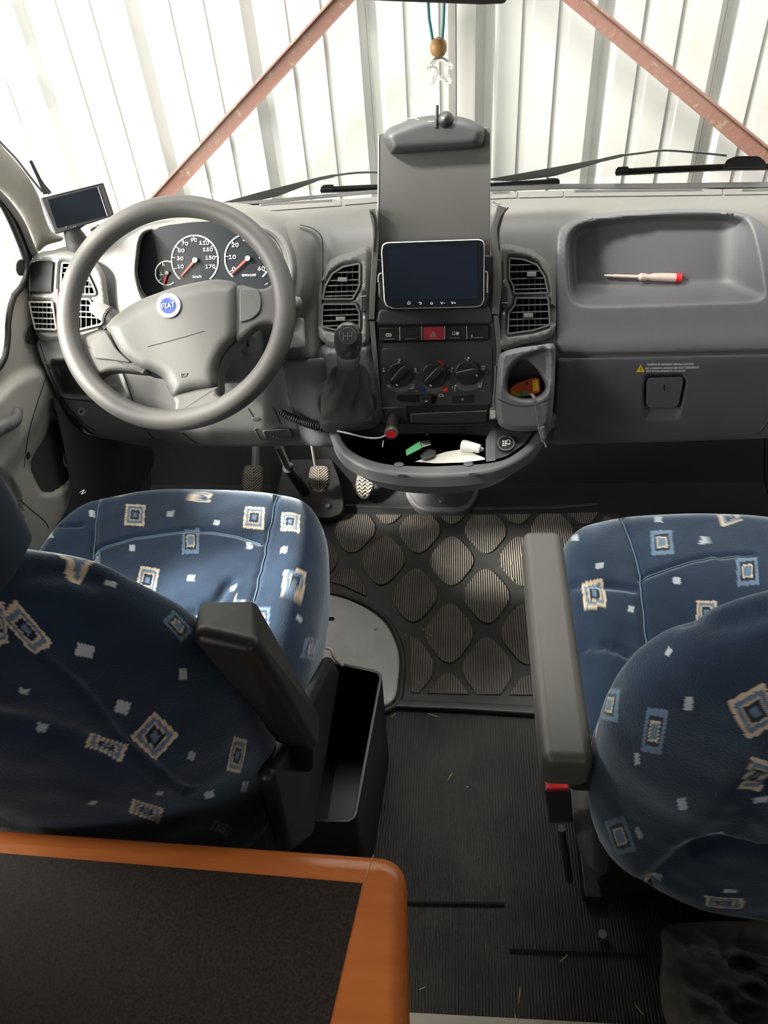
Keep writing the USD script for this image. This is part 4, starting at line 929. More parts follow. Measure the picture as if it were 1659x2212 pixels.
# ---- cup holder block on the right
cup = thing('cup_holder', 'deep grey cup holder moulded on the right flank of the console', 'cup holder', on(CT, 1135, 920, 0.0))
cp_out = spline([(1077, 775), (1088, 760), (1120, 751), (1160, 746), (1192, 742), (1200, 752), (1199, 800), (1197, 850), (1192, 900), (1180, 925), (1130, 932), (1086, 924), (1073, 900), (1072, 840)], 90, True)
cp_hole = spline([(1094, 840), (1096, 812), (1108, 788), (1130, 772), (1158, 760), (1183, 756), (1187, 790), (1184, 835), (1168, 857), (1135, 863), (1104, 854)], 80, True)
dark_h = spline([(1097, 838), (1100, 808), (1118, 786), (1138, 783), (1160, 800), (1174, 822), (1178, 838), (1164, 853), (1135, 859), (1106, 850)], 60, True)
def cup_t(u, v):
    t0 = lift(CT, lambda u_, v_: 0.035 + 0.012 * sstep((v_ - 760) / 80.0))(u, v)
    s = sdist(cp_hole, u, v); s2 = sdist(dark_h, u, v)
    return t0 + 0.02 * sstep(0.5 - s / 9.0) + 0.075 * sstep(0.5 - s2 / 7.0)
part(cup, 'body', relief(cp_out, cup_t, 4, edge=0.012, skirt=0.06, edge_px=9), 'console_grey', smooth=60)
part(cup, 'seam', strip(lift(CT, 0.047), [(1075, 862), (1110, 876), (1150, 876), (1190, 862)], 1.6, 0.0004, 0.002, sm=20), 'gap_black')

# ================================================================== tablet head unit
tc = aty(936, 592, 1.335)
SPL = Plane(tc, (0.06, -0.84, 0.54), (1, 0, 0.035)); ST = ptf(SPL)
tab = thing('tablet_screen', 'dark glossy tablet head unit with a thin silver frame below the document holder', 'touchscreen', tc)
scr = [(823, 541), (826, 527), (836, 523), (1036, 516), (1045, 520), (1047, 531), (1046, 650), (1040, 661), (1030, 664), (850, 668), (834, 662), (829, 650)]
part(tab, 'housing', pshape(ST, scr, -0.018, 0.0, 0.003, r=5), 'silver_paint')
ins = np.array(scr, float); ins = ins.mean(0) + (ins - ins.mean(0)) * [0.982, 0.970]
gls = part(tab, 'glass', pshape(ST, ins, -0.002, 0.0008, 0.0006, r=5), 'screen_glass')
part(gls, 'display_area', decal(ST, [(838, 538), (1030, 531), (1033, 645), (843, 647)], 0.0011, depth=0.0002), plastic('display_dark', (0.008, 0.012, 0.022), 0.1))
part(tab, 'mount', pshape(ST, [(816, 588), (1056, 585), (1056, 640), (1048, 665), (835, 670), (817, 640)], -0.06, -0.015, 0.004, r=6), 'black_plastic')
for px in ([(817, 610), (818, 594), (824, 590)], [(1048, 586), (1053, 590), (1052, 632)]):
    part(tab, 'grip_edge', strip(ST, px, 3, -0.012, 0.006, sm=10), 'silver_paint')
part(tab, 'home_symbol', strip(ST, rounded(np.array([(881, 657), (881, 653), (883.5, 651.5), (886, 653), (886, 657)]), 0.5), 1.1, 0.0016, 0.0006, closed=True), 'white_print')
part(tab, 'back_symbol', strip(ST, [(904, 653.5), (909, 653), (910.5, 655.5), (908, 657), (906, 657)], 1.3, 0.0016, 0.0006, sm=10), 'white_print')
part(tab, 'power_symbol', pring(ST, 932.5, 655, 1.6, 2.9, 0.0016, 1.0, 20, -220, 40), 'white_print'); part(tab, 'power_symbol', strip(ST, [(932.5, 651.5), (932.5, 655)], 1.0, 0.0016, 0.0006), 'white_print')
part(tab, 'volume_down', ptext(ST, 'V-', (956.5, 654.5), 5.0, 0.0018, 0.0, stretch=1.2), 'white_print', smooth=False)
part(tab, 'volume_up', ptext(ST, 'V+', (979.5, 654), 5.0, 0.0018, 0.0, stretch=1.2), 'white_print', smooth=False)

# ================================================================== document holder (flap with a clip)
b0, b1 = aty(938, 525, 1.395), aty(938, 282, 1.47)
BPL = Plane((b0 + b1) / 2, nrm(np.cross([1, 0, 0], b1 - b0)) * (1 if np.cross([1, 0, 0], b1 - b0)[1] < 0 else -1), (1, 0, 0.02)); BT = ptf(BPL)
plastic('board_grey', (0.08, 0.078, 0.073), 0.55, 0.15, 900)
doc = thing('document_holder', 'tall flat grey document holder with a rounded clip standing above the tablet', 'document holder', b0)
part(doc, 'board', pshape(BT, [(820, 288), (1055, 275), (1059, 280), (1058, 560), (814, 560), (816, 400)], -0.012, 0.0, 0.002, r=3), 'board_grey')
part(doc, 'board_edge', strip(BT, [(818, 289), (817, 400), (815, 540)], 3.0, 0.0012, 0.010, sm=10), 'silver_paint')
part(doc, 'board_edge', strip(BT, [(1057, 279), (1058.5, 400), (1058, 540)], 2.0, 0.0010, 0.010, sm=10), 'console_grey')
cl = spline([(828, 293), (840, 277), (866, 266), (900, 254), (935, 249), (972, 249), (1010, 256), (1038, 270), (1047, 283), (1046, 300), (1036, 318), (1000, 324), (930, 328), (852, 333), (842, 328), (832, 310)], 120, True)
def clip_t(u, v):
    s = -sdist(cl, u, v); y0 = 300 - 22 * (1 - ((u - 937) / 110.0) ** 2)
    return lift(BT, 0.006)(u, v) - 0.026 * np.sqrt(np.clip(1 - (1 - np.clip(s / 24.0, 0, 1)) ** 2, 0, 1)) + 0.006 * sstep((v - y0) / 20) * 0
part(doc, 'clip', relief(cl, clip_t, 4, edge=0.0, skirt=0.014), 'console_plastic', smooth=60)
pm = on(BT, 962, 260, 0.03)
V_, F_ = lathe([(0.0001, 0.014), (0.008, 0.012), (0.013, 0.006), (0.0155, -0.002), (0.0155, -0.012), (0.013, -0.02)], pm, nrm([0.0, -0.9, 0.45]), 28)
part(doc, 'clip_bulge', (V_, F_), 'soft_black', smooth=60)
mic = thing('clip_microphone', 'tiny black microphone clip standing on the top of the document holder with a thin wire', 'microphone', on(BT, 943, 276, 0.03))
part(mic, 'stem', tube([on(BT, 944.5, 228, 0.03), on(BT, 944, 248, 0.032), on(BT, 943, 262, 0.034)], [0.0028, 0.003, 0.0024], 10), 'black_plastic')
part(mic, 'body', tube([on(BT, 943, 258, 0.034), on(BT, 942, 276, 0.036)], [0.0032, 0.0028], 10), 'black_plastic')
part(mic, 'wire', tube(spline([on(BT, 942, 262, 0.034), on(BT, 915, 262, 0.028), on(BT, 892, 255, 0.016), on(BT, 880, 257, 0.010), on(BT, 870, 264, 0.004)], 30), 0.0009, 6), 'steel')
lo = thing('loose_wire', 'short curl of thin grey wire on the dash beside the document holder', 'wire', on(D, 1070, 440, 0.01))
part(lo, 'strand', tube(spline([on(D, u, v, h) for u, v, h in ((1058, 441, .006), (1066, 436, .014), (1078, 438, .006), (1072, 443, .004), (1062, 441, .008), (1074, 435, .012))], 40), 0.0009, 6), 'steel')
# ================================================================== left door, pillar, monitor
XD = -0.86
DPL = Plane((XD, 1.1, 0.7), (1, 0.0, 0.0), (0, 1, 0)); DT = ptf(DPL)      # inner face of the driver's door
door = thing('door_1', None, None, (XD, 1.0, 0.1), kind='structure')
d_out = [(-260, 300), (-60, 380), (0, 430), (40, 470), (62, 520), (75, 600), (86, 700), (92, 760), (120, 850), (160, 910), (196, 940), (190, 1000), (178, 1060), (150, 1120), (100, 1180), (60, 1260), (-200, 1500), (-400, 1200), (-420, 700)]
win = spline([(-300, 420), (-60, 400), (-10, 425), (30, 480), (62, 560), (66, 610), (40, 660), (20, 730), (0, 790), (-60, 880), (-300, 900)], 80, True)
arm_ridge = spline([(-40, 905), (0, 850), (40, 815), (85, 800), (104, 815), (110, 850), (90, 900), (55, 960), (20, 1010), (-40, 1060)], 60, True)
spk = spline([(62, 1000), (88, 950), (118, 900), (150, 925), (168, 960), (170, 1000), (150, 1040), (110, 1068), (80, 1055)], 70, True)
pocket_d = spline([(-40, 1010), (10, 1025), (34, 1050), (46, 1090), (46, 1140), (30, 1175), (-40, 1200)], 60, True)
def door_t(u, v):
    t = DT(u, v)
    s = sdist(arm_ridge, u, v); t = t - 0.035 * sstep(0.5 - s / 30.0)
    s = sdist(spk, u, v); t = t + 0.02 * sstep(0.5 - s / 5.0)
    s = sdist(pocket_d, u, v); t = t + 0.015 * sstep(0.5 - s / 5.0) - 0.006 * np.exp(-((s - 5) / 5.0) ** 2)
    return t
WIN = spline([(-500, 330), (-120, 330), (-40, 385), (0, 432), (34, 500), (58, 570), (52, 612), (30, 640), (18, 690), (16, 740), (4, 785), (-40, 815), (-300, 860), (-500, 860)], 90, True)
part(door, 'door_panel', relief(spline(d_out, 160, True), door_t, 8, edge=0.004, skirt=0.03, holes=[WIN]), 'door_plastic', smooth=60)
part(door, 'window_seal', strip(lift(DT, 0.012), WIN, 16, 0.004, 0.03, closed=True), 'black_plastic', smooth=60)
part(door, 'door_seal', strip(lift(DT, 0.01), [(-30, 395), (10, 432), (45, 480), (68, 535), (80, 560)], 16, 0.01, 0.03, sm=30), 'black_plastic', smooth=60)
part(door, 'hinge_cap', disc(lift(DT, 0.004), 45, 578, 11, 0, 0.012, 0.004, 18), 'soft_black')
part(door, 'hinge_cap', disc(lift(DT, 0.004), 72, 722, 17, 0, 0.012, 0.004, 22), 'soft_black')
hd = part(door, 'door_handle', tube(spline([on(DT, u, v, h) for u, v, h in ((-40, 960, .03), (0, 925, .055), (22, 915, .065), (34, 905, .06), (38, 888, .045))], 40), np.interp(np.linspace(0, 1, 40), [0, .5, 1], [.012, .014, .010]), 16), 'dash_dark', smooth=True)
part(door, 'handle_recess', disc(lift(DT, 0.037), 6, 890, 34, -0.004, 0.001, 0, 22), 'console_grey')
tw = part(door, 'speaker_cup', (lambda m: m)(join(lathe([(0.0005, -0.010), (0.012, -0.012), (0.018, -0.004), (0.019, 0.002), (0.0175, 0.003)], on(lift(DT, -0.012), 148, 994), (1, 0, 0.25), 32))), 'door_plastic', smooth=50, label='round pale cup in the dark door recess')
part(tw, 'cup_screw', join(lathe([(0.0001, -0.004), (0.003, -0.004), (0.0036, -0.010)], on(lift(DT, -0.012), 148, 994), (1, 0, 0.25), 14)), 'console_grey')
part(door, 'painted_recess_shade', relief(grow(spk, -5), lift(DT, -0.019), 10, edge=0, skirt=0.001), 'console_plastic')  # shade of the door recess put in as a dark sheet
part(door, 'clip_hole', disc(lift(DT, 0.0005), 61, 984, 4.5, 0, 0.0015, 0, 8), 'gap_black')
for px in ([(98, 818), (70, 905), (58, 960), (52, 1010)], [(118, 885), (128, 915), (140, 950)], [(44, 1080), (66, 1100), (96, 1125), (105, 1140)]):
    part(door, 'panel_seam', strip(lift(door_t, 0.0), px, 2, 0.001, 0.003, sm=16), 'gap_black')
d2 = thing('door_2', None, None, (0.92, 1.0, 0.1), kind='structure')
part(d2, 'door_panel', box((0.935, 0.92, 0.52), (0.05, 1.15, 0.86), 0.02), 'door_plastic')
part(d2, 'armrest', box((0.89, 0.85, 0.66), (0.06, 0.45, 0.06), 0.02), 'dash_dark')
# side wall of the footwell
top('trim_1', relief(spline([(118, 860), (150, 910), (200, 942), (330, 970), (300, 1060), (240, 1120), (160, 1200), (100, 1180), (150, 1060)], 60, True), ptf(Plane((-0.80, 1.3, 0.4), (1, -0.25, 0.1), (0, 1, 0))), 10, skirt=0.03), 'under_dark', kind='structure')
# windscreen pillar, trimmed in beige
PT = ptf(Plane((-0.90, 1.6, 1.0), (0.9, -0.45, 0.0), (0.45, 0.9, 0)))
pl_px = [(-60, 240), (-20, 285), (0, 312), (30, 345), (62, 385), (84, 425), (98, 470), (112, 500), (140, 516), (100, 530), (78, 545), (62, 500), (40, 455), (10, 420), (-60, 360)]
top('trim_2', relief(spline(pl_px, 90, True), lift(PT, lambda u, v: 0.0 + 0.012 * np.sqrt(np.clip(-sdist(pl_px, u, v) / 28.0, 0, 1))), 6, edge=0.004, skirt=0.02), 'pillar_fabric', kind='structure', smooth=60)
top('trim_3', strip(lift(PT, -0.004), [(-60, 236), (0, 306), (34, 342), (70, 388), (92, 415)], 5, 0.004, 0.02, sm=30), 'pillar_steel', kind='structure')
# rear-view monitor
mo = aty(168, 447, 1.47)
MPL = Plane(mo, (0.28, -0.86, 0.42), (0.90, 0.26, 0.0)); MT = ptf(MPL)
mon = thing('reversing_monitor', 'small black reversing monitor on a round foot at the left corner of the dash', 'monitor', on(lift(D, 0.03), 165, 520))
part(mon, 'housing', pshape(MT, [(88, 427), (221, 394), (224, 397), (246, 462), (243, 467), (122, 506), (117, 503), (88, 431)], -0.022, 0.0, 0.003, r=4), 'soft_black')
part(mon, 'screen', pshape(MT, [(103, 431), (211, 404), (231, 466), (124, 493)], -0.001, 0.0006, 0.0), 'screen_glass')
part(mon, 'painted_frame_glint', strip(MT, [(211, 403), (232, 467)], 1.6, 0.0012, 0.001), 'silver_paint'); part(mon, 'painted_frame_glint', strip(MT, [(90, 427), (221, 394.5)], 1.8, 0.0012, 0.001), 'silver_paint')  # glints along the monitor frame put in as silver strips
for u, v in ((159, 490), (163, 489), (143, 491)):
    part(mon, 'button', disc(MT, u, v, 1.6, 0, 0.002, 0), 'console_grey')
ft = on(lift(D, 0.035), 168, 524)
V_, F_ = lathe([(0.0001, 0.045), (0.012, 0.045), (0.017, 0.035), (0.020, 0.022), (0.0225, 0.010), (0.024, 0.008), (0.024, 0.0), (0.0001, 0.0)], ft - np.array([0, 0, 0.005]), (0, -0.2, 1), 32)
part(mon, 'foot', (V_, F_), 'console_plastic', smooth=40)
part(mon, 'hinge', tube([ft + [0, 0, 0.03], on(lift(MT, -0.02), 180, 478)], 0.008, 14), 'console_plastic')
part(mon, 'foot_lever', strip(lift(MT, -0.01), [(196, 498), (206, 492), (214, 500)], 5, 0.004, 0.01, sm=12), 'black_plastic')
ant = thing('aerial_pair', 'two thin black rods standing behind the reversing monitor against the left pillar', 'aerial', aty(103, 416, 1.62))
part(ant, 'rod', tube([aty(66, 347, 1.62), aty(84, 385, 1.62), aty(99, 418, 1.62)], [0.0035, 0.004, 0.006], 10), 'black_plastic')
part(ant, 'rod', tube([aty(78, 372, 1.62), aty(92, 398, 1.62), aty(108, 418, 1.62)], [0.0015, 0.004, 0.005], 10), 'black_plastic')
# ================================================================== mirror, charm, wipers
YM = 1.16
MRP = Plane(aty(930, 0, YM), (0, -0.97, -0.22)); MR = ptf(MRP)
mir = thing('rear_view_mirror', 'dark rear-view mirror whose lower edge shows at the top of the windscreen', 'mirror', aty(930, 0, YM))
part(mir, 'housing', pshape(MR, [(768, -80), (1100, -85), (1096, 0), (1088, 8), (1040, 10), (830, 2), (776, -1), (764, -8)], -0.035, 0.0, 0.006, r=8), plastic('mirror_case', (0.05, 0.04, 0.035), 0.4))
part(mir, 'glass', pshape(MR, [(778, -72), (1092, -76), (1088, -6), (782, -12)], -0.001, 0.001, 0.0, r=8), 'chrome')
part(mir, 'stem', tube([aty(930, -60, YM + 0.035), ws.to([[-0.0, 0.22]])[0] + [0.0, -0.006, -0.006]], 0.012, 14), 'console_plastic')
YO = 1.185
OP = Plane(aty(947, 103, YO), (0, -1, 0.1)); OT = ptf(OP)
orn = thing('hanging_charm', 'wooden bead and clear glass figure charm hanging on a teal cord from the mirror', 'charm', aty(947, 103, YO))
part(orn, 'cord', tube([aty(924, -10, YO), aty(927, 40, YO), aty(935, 88, YO)], 0.0019, 8), 'teal_cord'); part(orn, 'cord', tube([aty(960, -10, YO), aty(958, 50, YO), aty(955, 90, YO)], 0.0019, 8), 'teal_cord')
bc = aty(947, 102, YO)
V_, F_ = lathe([(0.0022, 0.0115), (0.006, 0.0108), (0.010, 0.0075), (0.0118, 0.002), (0.0116, -0.004), (0.009, -0.0090), (0.005, -0.0112), (0.0022, -0.0116)], bc, (0.06, 0, 1), 32)
part(orn, 'bead', (V_, F_), 'wood_bead', smooth=60)
mat('clear_glass', {'p': ('principled_bsdf', {'base_color': (1, 1, 1), 'roughness': 0.02, 'transmission_weight': 1.0, 'ior': 1.45})})
fg = [(943, 122), (955, 122), (965, 127), (975, 136), (979, 144), (976, 150), (968, 147), (968, 156), (975, 172), (974, 180), (962, 181), (955, 174), (948, 175), (944, 183), (933, 184), (930, 180), (936, 163), (937, 152), (930, 150), (924, 151), (923, 145), (930, 134), (936, 126)]
import manifold3d
pf = OP.px(spline(fg, 110, True)); pf = ccw(pf)
def pillow(pl, o, h, k=10):
    """Rounded, inflated solid over an outline."""
    pg = Polygon(o).buffer(0); L = []
    x0, y0, x1, y1 = pg.bounds; st = (x1 - x0) / 46
    gx, gy = np.meshgrid(np.arange(x0, x1, st), np.arange(y0, y1, st)); import shapely
    ok = shapely.contains_xy(pg.buffer(-st * .5), gx.ravel(), gy.ravel())
    P = np.vstack([o, np.stack([gx.ravel(), gy.ravel()], -1)[ok]]); tri = Delaunay(P).simplices; c = P[tri].mean(1)
    tri = tri[shapely.contains_xy(pg, c[:, 0], c[:, 1])]
    ar = (P[tri[:, 1], 0] - P[tri[:, 0], 0]) * (P[tri[:, 2], 1] - P[tri[:, 0], 1]) - (P[tri[:, 1], 1] - P[tri[:, 0], 1]) * (P[tri[:, 2], 0] - P[tri[:, 0], 0])
    tri[ar < 0] = tri[ar < 0][:, ::-1]
    d = np.maximum(-sdist(o, P[:, 0], P[:, 1]), 0); z = h * np.sqrt(np.clip(1 - (1 - np.clip(d / h, 0, 1)) ** 2, 0, 1)); z[:len(o)] = 0
    n = len(P); V = np.vstack([pl.to(P, z), pl.to(P[len(o):], -z[len(o):])])
    b = tri.copy(); b = np.where(b >= len(o), b + n - len(o), b)
    return V, np.vstack([tri, b[:, ::-1]])
part(orn, 'glass_figure', pillow(OP, pf, 0.0055), 'clear_glass', smooth=50)
part(orn, 'eyelet', tube(circle(0, 0, 0.002, 16)[:, [0]] * [1, 0, 0] + circle(0, 0, 0.002, 16)[:, [1]] * [0, 0, 1] + aty(948, 119, YO), 0.0006, 6, closed=True), 'steel')

# wipers outside the glass
def wp(u, v, off): return ws.hit(u, v) - ws.n * 0 + (np.array([0, 0.0, 0]) + ws.n * (0.03 + off) if ws.n[1] > 0 else -ws.n * (0.03 + off))
WPo = Plane(ws.o + (ws.n if ws.n[1] > 0 else -ws.n) * 0.035, -ws.n if ws.n[1] > 0 else ws.n); WO = ptf(WPo)
def wiper(label, arm_px, rod_px, blade_px, bw, clamp):
    w = thing('wiper', label, 'windscreen wiper', on(WO, *np.mean(arm_px, 0)), group=None)
    part(w, 'arm', pshape(WO, arm_px, -0.006, 0.006, 0.001), 'wiper_grey')
    part(w, 'arm_rod', strip(WO, rod_px, 5, 0.004, 0.007, sm=30), 'wiper_grey')
    part(w, 'blade', strip(WO, blade_px, bw, 0.012, 0.012), 'soft_black')
    part(w, 'rubber', strip(WO, np.array(blade_px) + [0, bw * .55], 4, 0.018, 0.012), 'black_plastic')
    if clamp: part(w, 'blade_clamp', pshape(WO, clamp, 0.0, 0.02, 0.003, r=6), 'soft_black')
    e = np.array(blade_px[0]); part(w, 'end_cap', pshape(WO, [e + (-3, bw * .4), e + (4, -bw * .8), e + (28, -bw * .9), e + (28, bw * .6)], 0.0, 0.016, 0.002, r=4), 'soft_black')
wiper('grey wiper with its blade ending just left of the document holder', [(470, 440), (560, 415), (690, 382), (722, 376), (722, 383), (690, 390), (600, 424), (520, 442)], [(715, 380), (760, 374), (800, 372), (830, 373), (900, 378)], [(693, 409), (760, 406), (830, 403), (900, 402)], 12, None)
wiper('grey wiper reaching to the right edge in front of the passenger tray', [(1040, 389), (1120, 375), (1290, 344), (1345, 332), (1346, 339), (1300, 350), (1200, 380), (1110, 392)], [(1340, 336), (1390, 330), (1432, 325), (1500, 329), (1570, 336)], [(1330, 371), (1420, 366), (1560, 360), (1720, 358)], 13, [(1562, 360), (1570, 345), (1590, 337), (1640, 337), (1655, 350), (1656, 362), (1562, 364)])
w3 = thing('wiper', 'stub of a black wiper blade lying along the gasket just right of the document holder', 'windscreen wiper', on(WO, 1130, 398))
part(w3, 'blade', strip(lift(WO, 0.0), [(1000, 405), (1100, 400), (1206, 392)], 15, 0.014, 0.012), 'soft_black'); part(w3, 'end_cap', pshape(WO, [(1180, 386), (1200, 384), (1209, 388), (1209, 401), (1180, 402)], 0.0, 0.018, 0.002, r=3), 'soft_black')
# ================================================================== seats in patterned blue velvet
mat('velvet', {'a': ('attribute', {'attribute': 'motif'}), 'g': ('geometry', {}), 'n': ('noise_texture', {'scale': 420.0, 'detail': 3.0}), 'w': ('noise_texture', {'scale': 16.0, 'detail': 4.0}),
               'r': ('rgb_ramp', {'ramp': [(0.3, (0.78, 0.78, 0.8)), (0.7, (1.2, 1.2, 1.2))]}), 'm': ('mix', {'mix_type': 'multiply', 'fac': 1.0}),
               'b': ('bump', {'strength': 0.5, 'distance': 0.0015}),
               'p': ('principled_bsdf', {'roughness': 0.85, 'specular_ior_level': 0.15, 'sheen_weight': 0.95, 'sheen_roughness': 0.36, 'sheen_tint': (0.74, 0.86, 0.97)})},
    [('g.position', 'n.vector'), ('g.position', 'w.vector'), ('w.fac', 'r.fac'), ('a.color', 'm.color1'), ('r.color', 'm.color2'), ('m.color', 'p.base_color'), ('n.fac', 'b.height'), ('b.normal', 'p.normal')])
BLUE, SLATE, CREAM, PALE = np.array([0.018, 0.032, 0.060]), np.array([0.13, 0.19, 0.28]), np.array([0.62, 0.50, 0.36]), np.array([0.42, 0.46, 0.50])
def hull_spheres(pts, r, k=12):
    import manifold3d as mf
    ss = [mf.Manifold.sphere(rr, k * 2).translate([float(x) for x in p]) for p, rr in zip(pts, np.broadcast_to(r, (len(pts),)))]
    m = mf.Manifold.batch_hull(ss).to_mesh(); return np.array(m.vert_properties)[:, :3].astype(float), np.array(m.tri_verts)
def vnormals(V, F_):
    n = np.zeros_like(V); c = np.cross(V[F_[:, 1]] - V[F_[:, 0]], V[F_[:, 2]] - V[F_[:, 0]])
    for k in range(3): np.add.at(n, F_[:, k], c)
    return n / (np.linalg.norm(n, axis=1, keepdims=True) + 1e-12)
class Cloth:
    """A dense mesh on which pattern pieces and seams are laid where a pixel's line of sight meets it."""
    def __init__(s, V, F_):
        s.V, s.F, s.N = V, F_, vnormals(V, F_); s.col = np.tile(BLUE, (len(V), 1)); s.P = to_px(V); s.dep = (V - EYE) @ CF
        s.front = np.einsum('ij,ij->i', s.N, EYE - V) > 0
    def snap(s, u, v):
        d = np.hypot(s.P[:, 0] - u, s.P[:, 1] - v); ok = s.front & (d < 9)
        if not ok.any(): ok = s.front & (d < d[s.front].min() + 6)
        i = np.nonzero(ok)[0]; j = i[s.dep[i] < s.dep[i].min() + 0.03]; return j[np.argmin(d[j])]
    def motif(s, u, v, w, h, kind='frame', ang=0.0, outer=CREAM, seed=0):
        i = s.snap(u, v); p, n = s.V[i], s.N[i]
        ca, sa = np.cos(np.radians(ang)), np.sin(np.radians(ang))
        q = []
        for du, dv in ((w / 2, 0), (-w / 2, 0), (0, h / 2), (0, -h / 2)):
            q.append(s.V[s.snap(u + du * ca - dv * sa, v + du * sa + dv * ca)])
        A, Bv = (q[0] - q[1]) / 2, (q[2] - q[3]) / 2
        sc = s.dep[i] / F
        for k, (vec, px) in enumerate(((A, w), (Bv, h))):
            L = np.linalg.norm(vec)
            if L < 0.3 * px / 2 * sc or L > 4 * px / 2 * sc:
                t = nrm(np.cross(n, [0, 0, 1.0]) if k == 0 else np.cross(n, np.cross(n, [0, 0, 1.0]))) * px / 2 * sc
                if k == 0: A = t
                else: Bv = t
        near = np.nonzero(np.linalg.norm(s.V - p, axis=1) < 1.6 * max(np.linalg.norm(A), np.linalg.norm(Bv)))[0]
        near = near[np.abs((s.V[near] - p) @ n) < 0.05]; near = near[s.N[near] @ n > -0.2]
        X = s.V[near] - p; G = np.stack([A, Bv], 1); ab = X @ np.linalg.pinv(G).T
        wob = (meshkit.noise(s.V[near] * 300 + seed, 3) - 0.5) * 0.07
        m = np.max(np.abs(ab + wob[:, None] * [1, 1]), axis=1)
        if kind == 'dot': s.col[near[m < 1]] = PALE * (1.0 + 0.1 * np.sin(seed)); return
        bands = [(1.0, outer), (0.80, SLATE), (0.56, outer * 0.9), (0.45, BLUE * 0.7), (0.22, SLATE)] if kind == 'frame' else [(1.0, SLATE), (0.68, BLUE * 0.7), (0.48, outer * 0.9), (0.36, SLATE)]
        for lim, c in bands: s.col[near[m < lim]] = c
    def scatter(s, seed, n_frame, n_dot, skip_visible=True):
        g = np.random.default_rng(seed); hid = np.nonzero(~(s.front & (s.P[:, 0] > -20) & (s.P[:, 0] < W + 20) & (s.P[:, 1] > 0) & (s.P[:, 1] < H)))[0]
        for k in range(n_frame + n_dot):
            i = g.choice(hid); p, n = s.V[i], s.N[i]; A = nrm(np.cross(n, [0.1, 0.1, 1.0])) * (0.019 if k < n_frame else 0.006); Bv = nrm(np.cross(n, A)) * (0.025 if k < n_frame else 0.007)
            near = np.nonzero(np.linalg.norm(s.V - p, axis=1) < 0.04)[0]; ab = (s.V[near] - p) @ np.linalg.pinv(np.stack([A, Bv], 1)).T; m = np.abs(ab).max(1)
            if k >= n_frame: s.col[near[m < 1]] = PALE; continue
            for lim, c in [(1.0, CREAM), (0.80, SLATE), (0.56, CREAM * .9), (0.45, BLUE * .7), (0.22, SLATE)]: s.col[near[m < lim]] = c
    def groove(s, px, width, depth):
        """Presses a seam into the cloth along a pixel line; returns the line's 3-D points."""
        L = np.array([s.V[s.snap(*q)] for q in spline(px, max(8, int(len(px) * 9)))])
        L = spline(L[::3], 60) if len(L) > 6 else L
        from scipy.spatial import cKDTree
        d, _ = cKDTree(resample(L, 300)).query(s.V, distance_upper_bound=width * 4)
        k = np.exp(-(np.minimum(d, 1) / width) ** 2); s.V = s.V - s.N * (depth * k)[:, None]
        return L
def cushion(cx, cy, a, b, z1, z0, e=3.0, seed=0):
    n, m = 460, 190
    t = np.arange(n) * 2 * np.pi / n; c, s = np.cos(t), np.sin(t)
    ox, oy = np.sign(c) * np.abs(c) ** (2 / e), np.sign(s) * np.abs(s) ** (2 / e)
    # profile: crown, rolled edge, side
    r = 0.075; k = np.linspace(0, 1, m); L1, L2, L3 = 1.0, 0.5, 0.55; tt = k * (L1 + L2 + L3)
    rad = np.where(tt < L1, tt / L1 * 0.80, np.where(tt < L1 + L2, 0.80 + 0.20 * np.sin((tt - L1) / L2 * np.pi / 2), 1.0 - 0.03 * np.clip((tt - L1 - L2) / L3, 0, 1)))
    zz = np.where(tt < L1, 0, np.where(tt < L1 + L2, -r * (1 - np.cos((tt - L1) / L2 * np.pi / 2)), -r - (z1 - r - z0) * np.clip((tt - L1 - L2) / L3, 0, 1)))
    rad[0] = 0.002
    X = cx + a * np.outer(rad, ox); Y = cy + b * np.outer(rad, oy); Z = z1 + np.repeat(zz[:, None], n, 1)
    xn, yn = (X - cx) / a, (Y - cy) / b
    Z += 0.020 * (1 - np.clip(xn ** 2, 0, 1)) * np.where(yn > 0, 1, 1) * np.clip(1 - np.abs(yn) ** 3, 0, 1) - 0.012 * np.clip(yn, 0, 1) ** 3 + 0.018 * np.exp(-((np.abs(xn) - 0.82) / 0.16) ** 2)
    V = np.stack([X, Y, Z], -1).reshape(-1, 3)
    w = (meshkit.fbm(V * [5, 7, 5] + seed, 3, seed) - 0.5) * 0.010
    V[:, 2] += w
    f = grid_faces(m, n, True)[:, ::-1]
    return V, f
def backrest(cx, secs, seed=0, lean=0.0):
    S = np.array(secs); zz = np.linspace(S[0, 0], S[-1, 0], 320)
    from scipy.interpolate import PchipInterpolator
    ip = [PchipInterpolator(S[:, 0], S[:, k])(zz) for k in range(1, 5)]
    n = 640; t = np.arange(n) * 2 * np.pi / n; t = t - 0.45 * np.sin(t + np.pi / 2) * 0; t = t + 0.35 * np.cos(t); c, s = np.cos(t), np.sin(t); V = []
    for z, yc, a, b, dx in zip(zz, *ip):
        e = 2.7
        x = np.sign(c) * np.abs(c) ** (2 / e) * a; y = np.sign(s) * np.abs(s) ** (2 / e) * b
        y = y + 0.05 * (x / 0.26) ** 2                                    # bolsters wrap forwards
        V.append(np.stack([cx + dx + x, yc + y, np.full(n, z)], -1))
    V = np.stack(V); m = len(zz)
    V = V.reshape(-1, 3)
    V[:, 1] += (meshkit.fbm(V * [7, 4, 9] + seed, 3, seed) - 0.5) * 0.016
    # close the ends
    f = [grid_faces(m, n, True)]; c0, c1_ = len(V), len(V) + 1
    V = np.vstack([V, V[:n].mean(0), V[-n:].mean(0)]); j = np.arange(n)
    f += [np.stack([np.full(n, c0), (j + 1) % n, j], -1), np.stack([np.full(n, c1_), (m - 1) * n + j, (m - 1) * n + (j + 1) % n], -1)]
    return V, np.vstack(f)
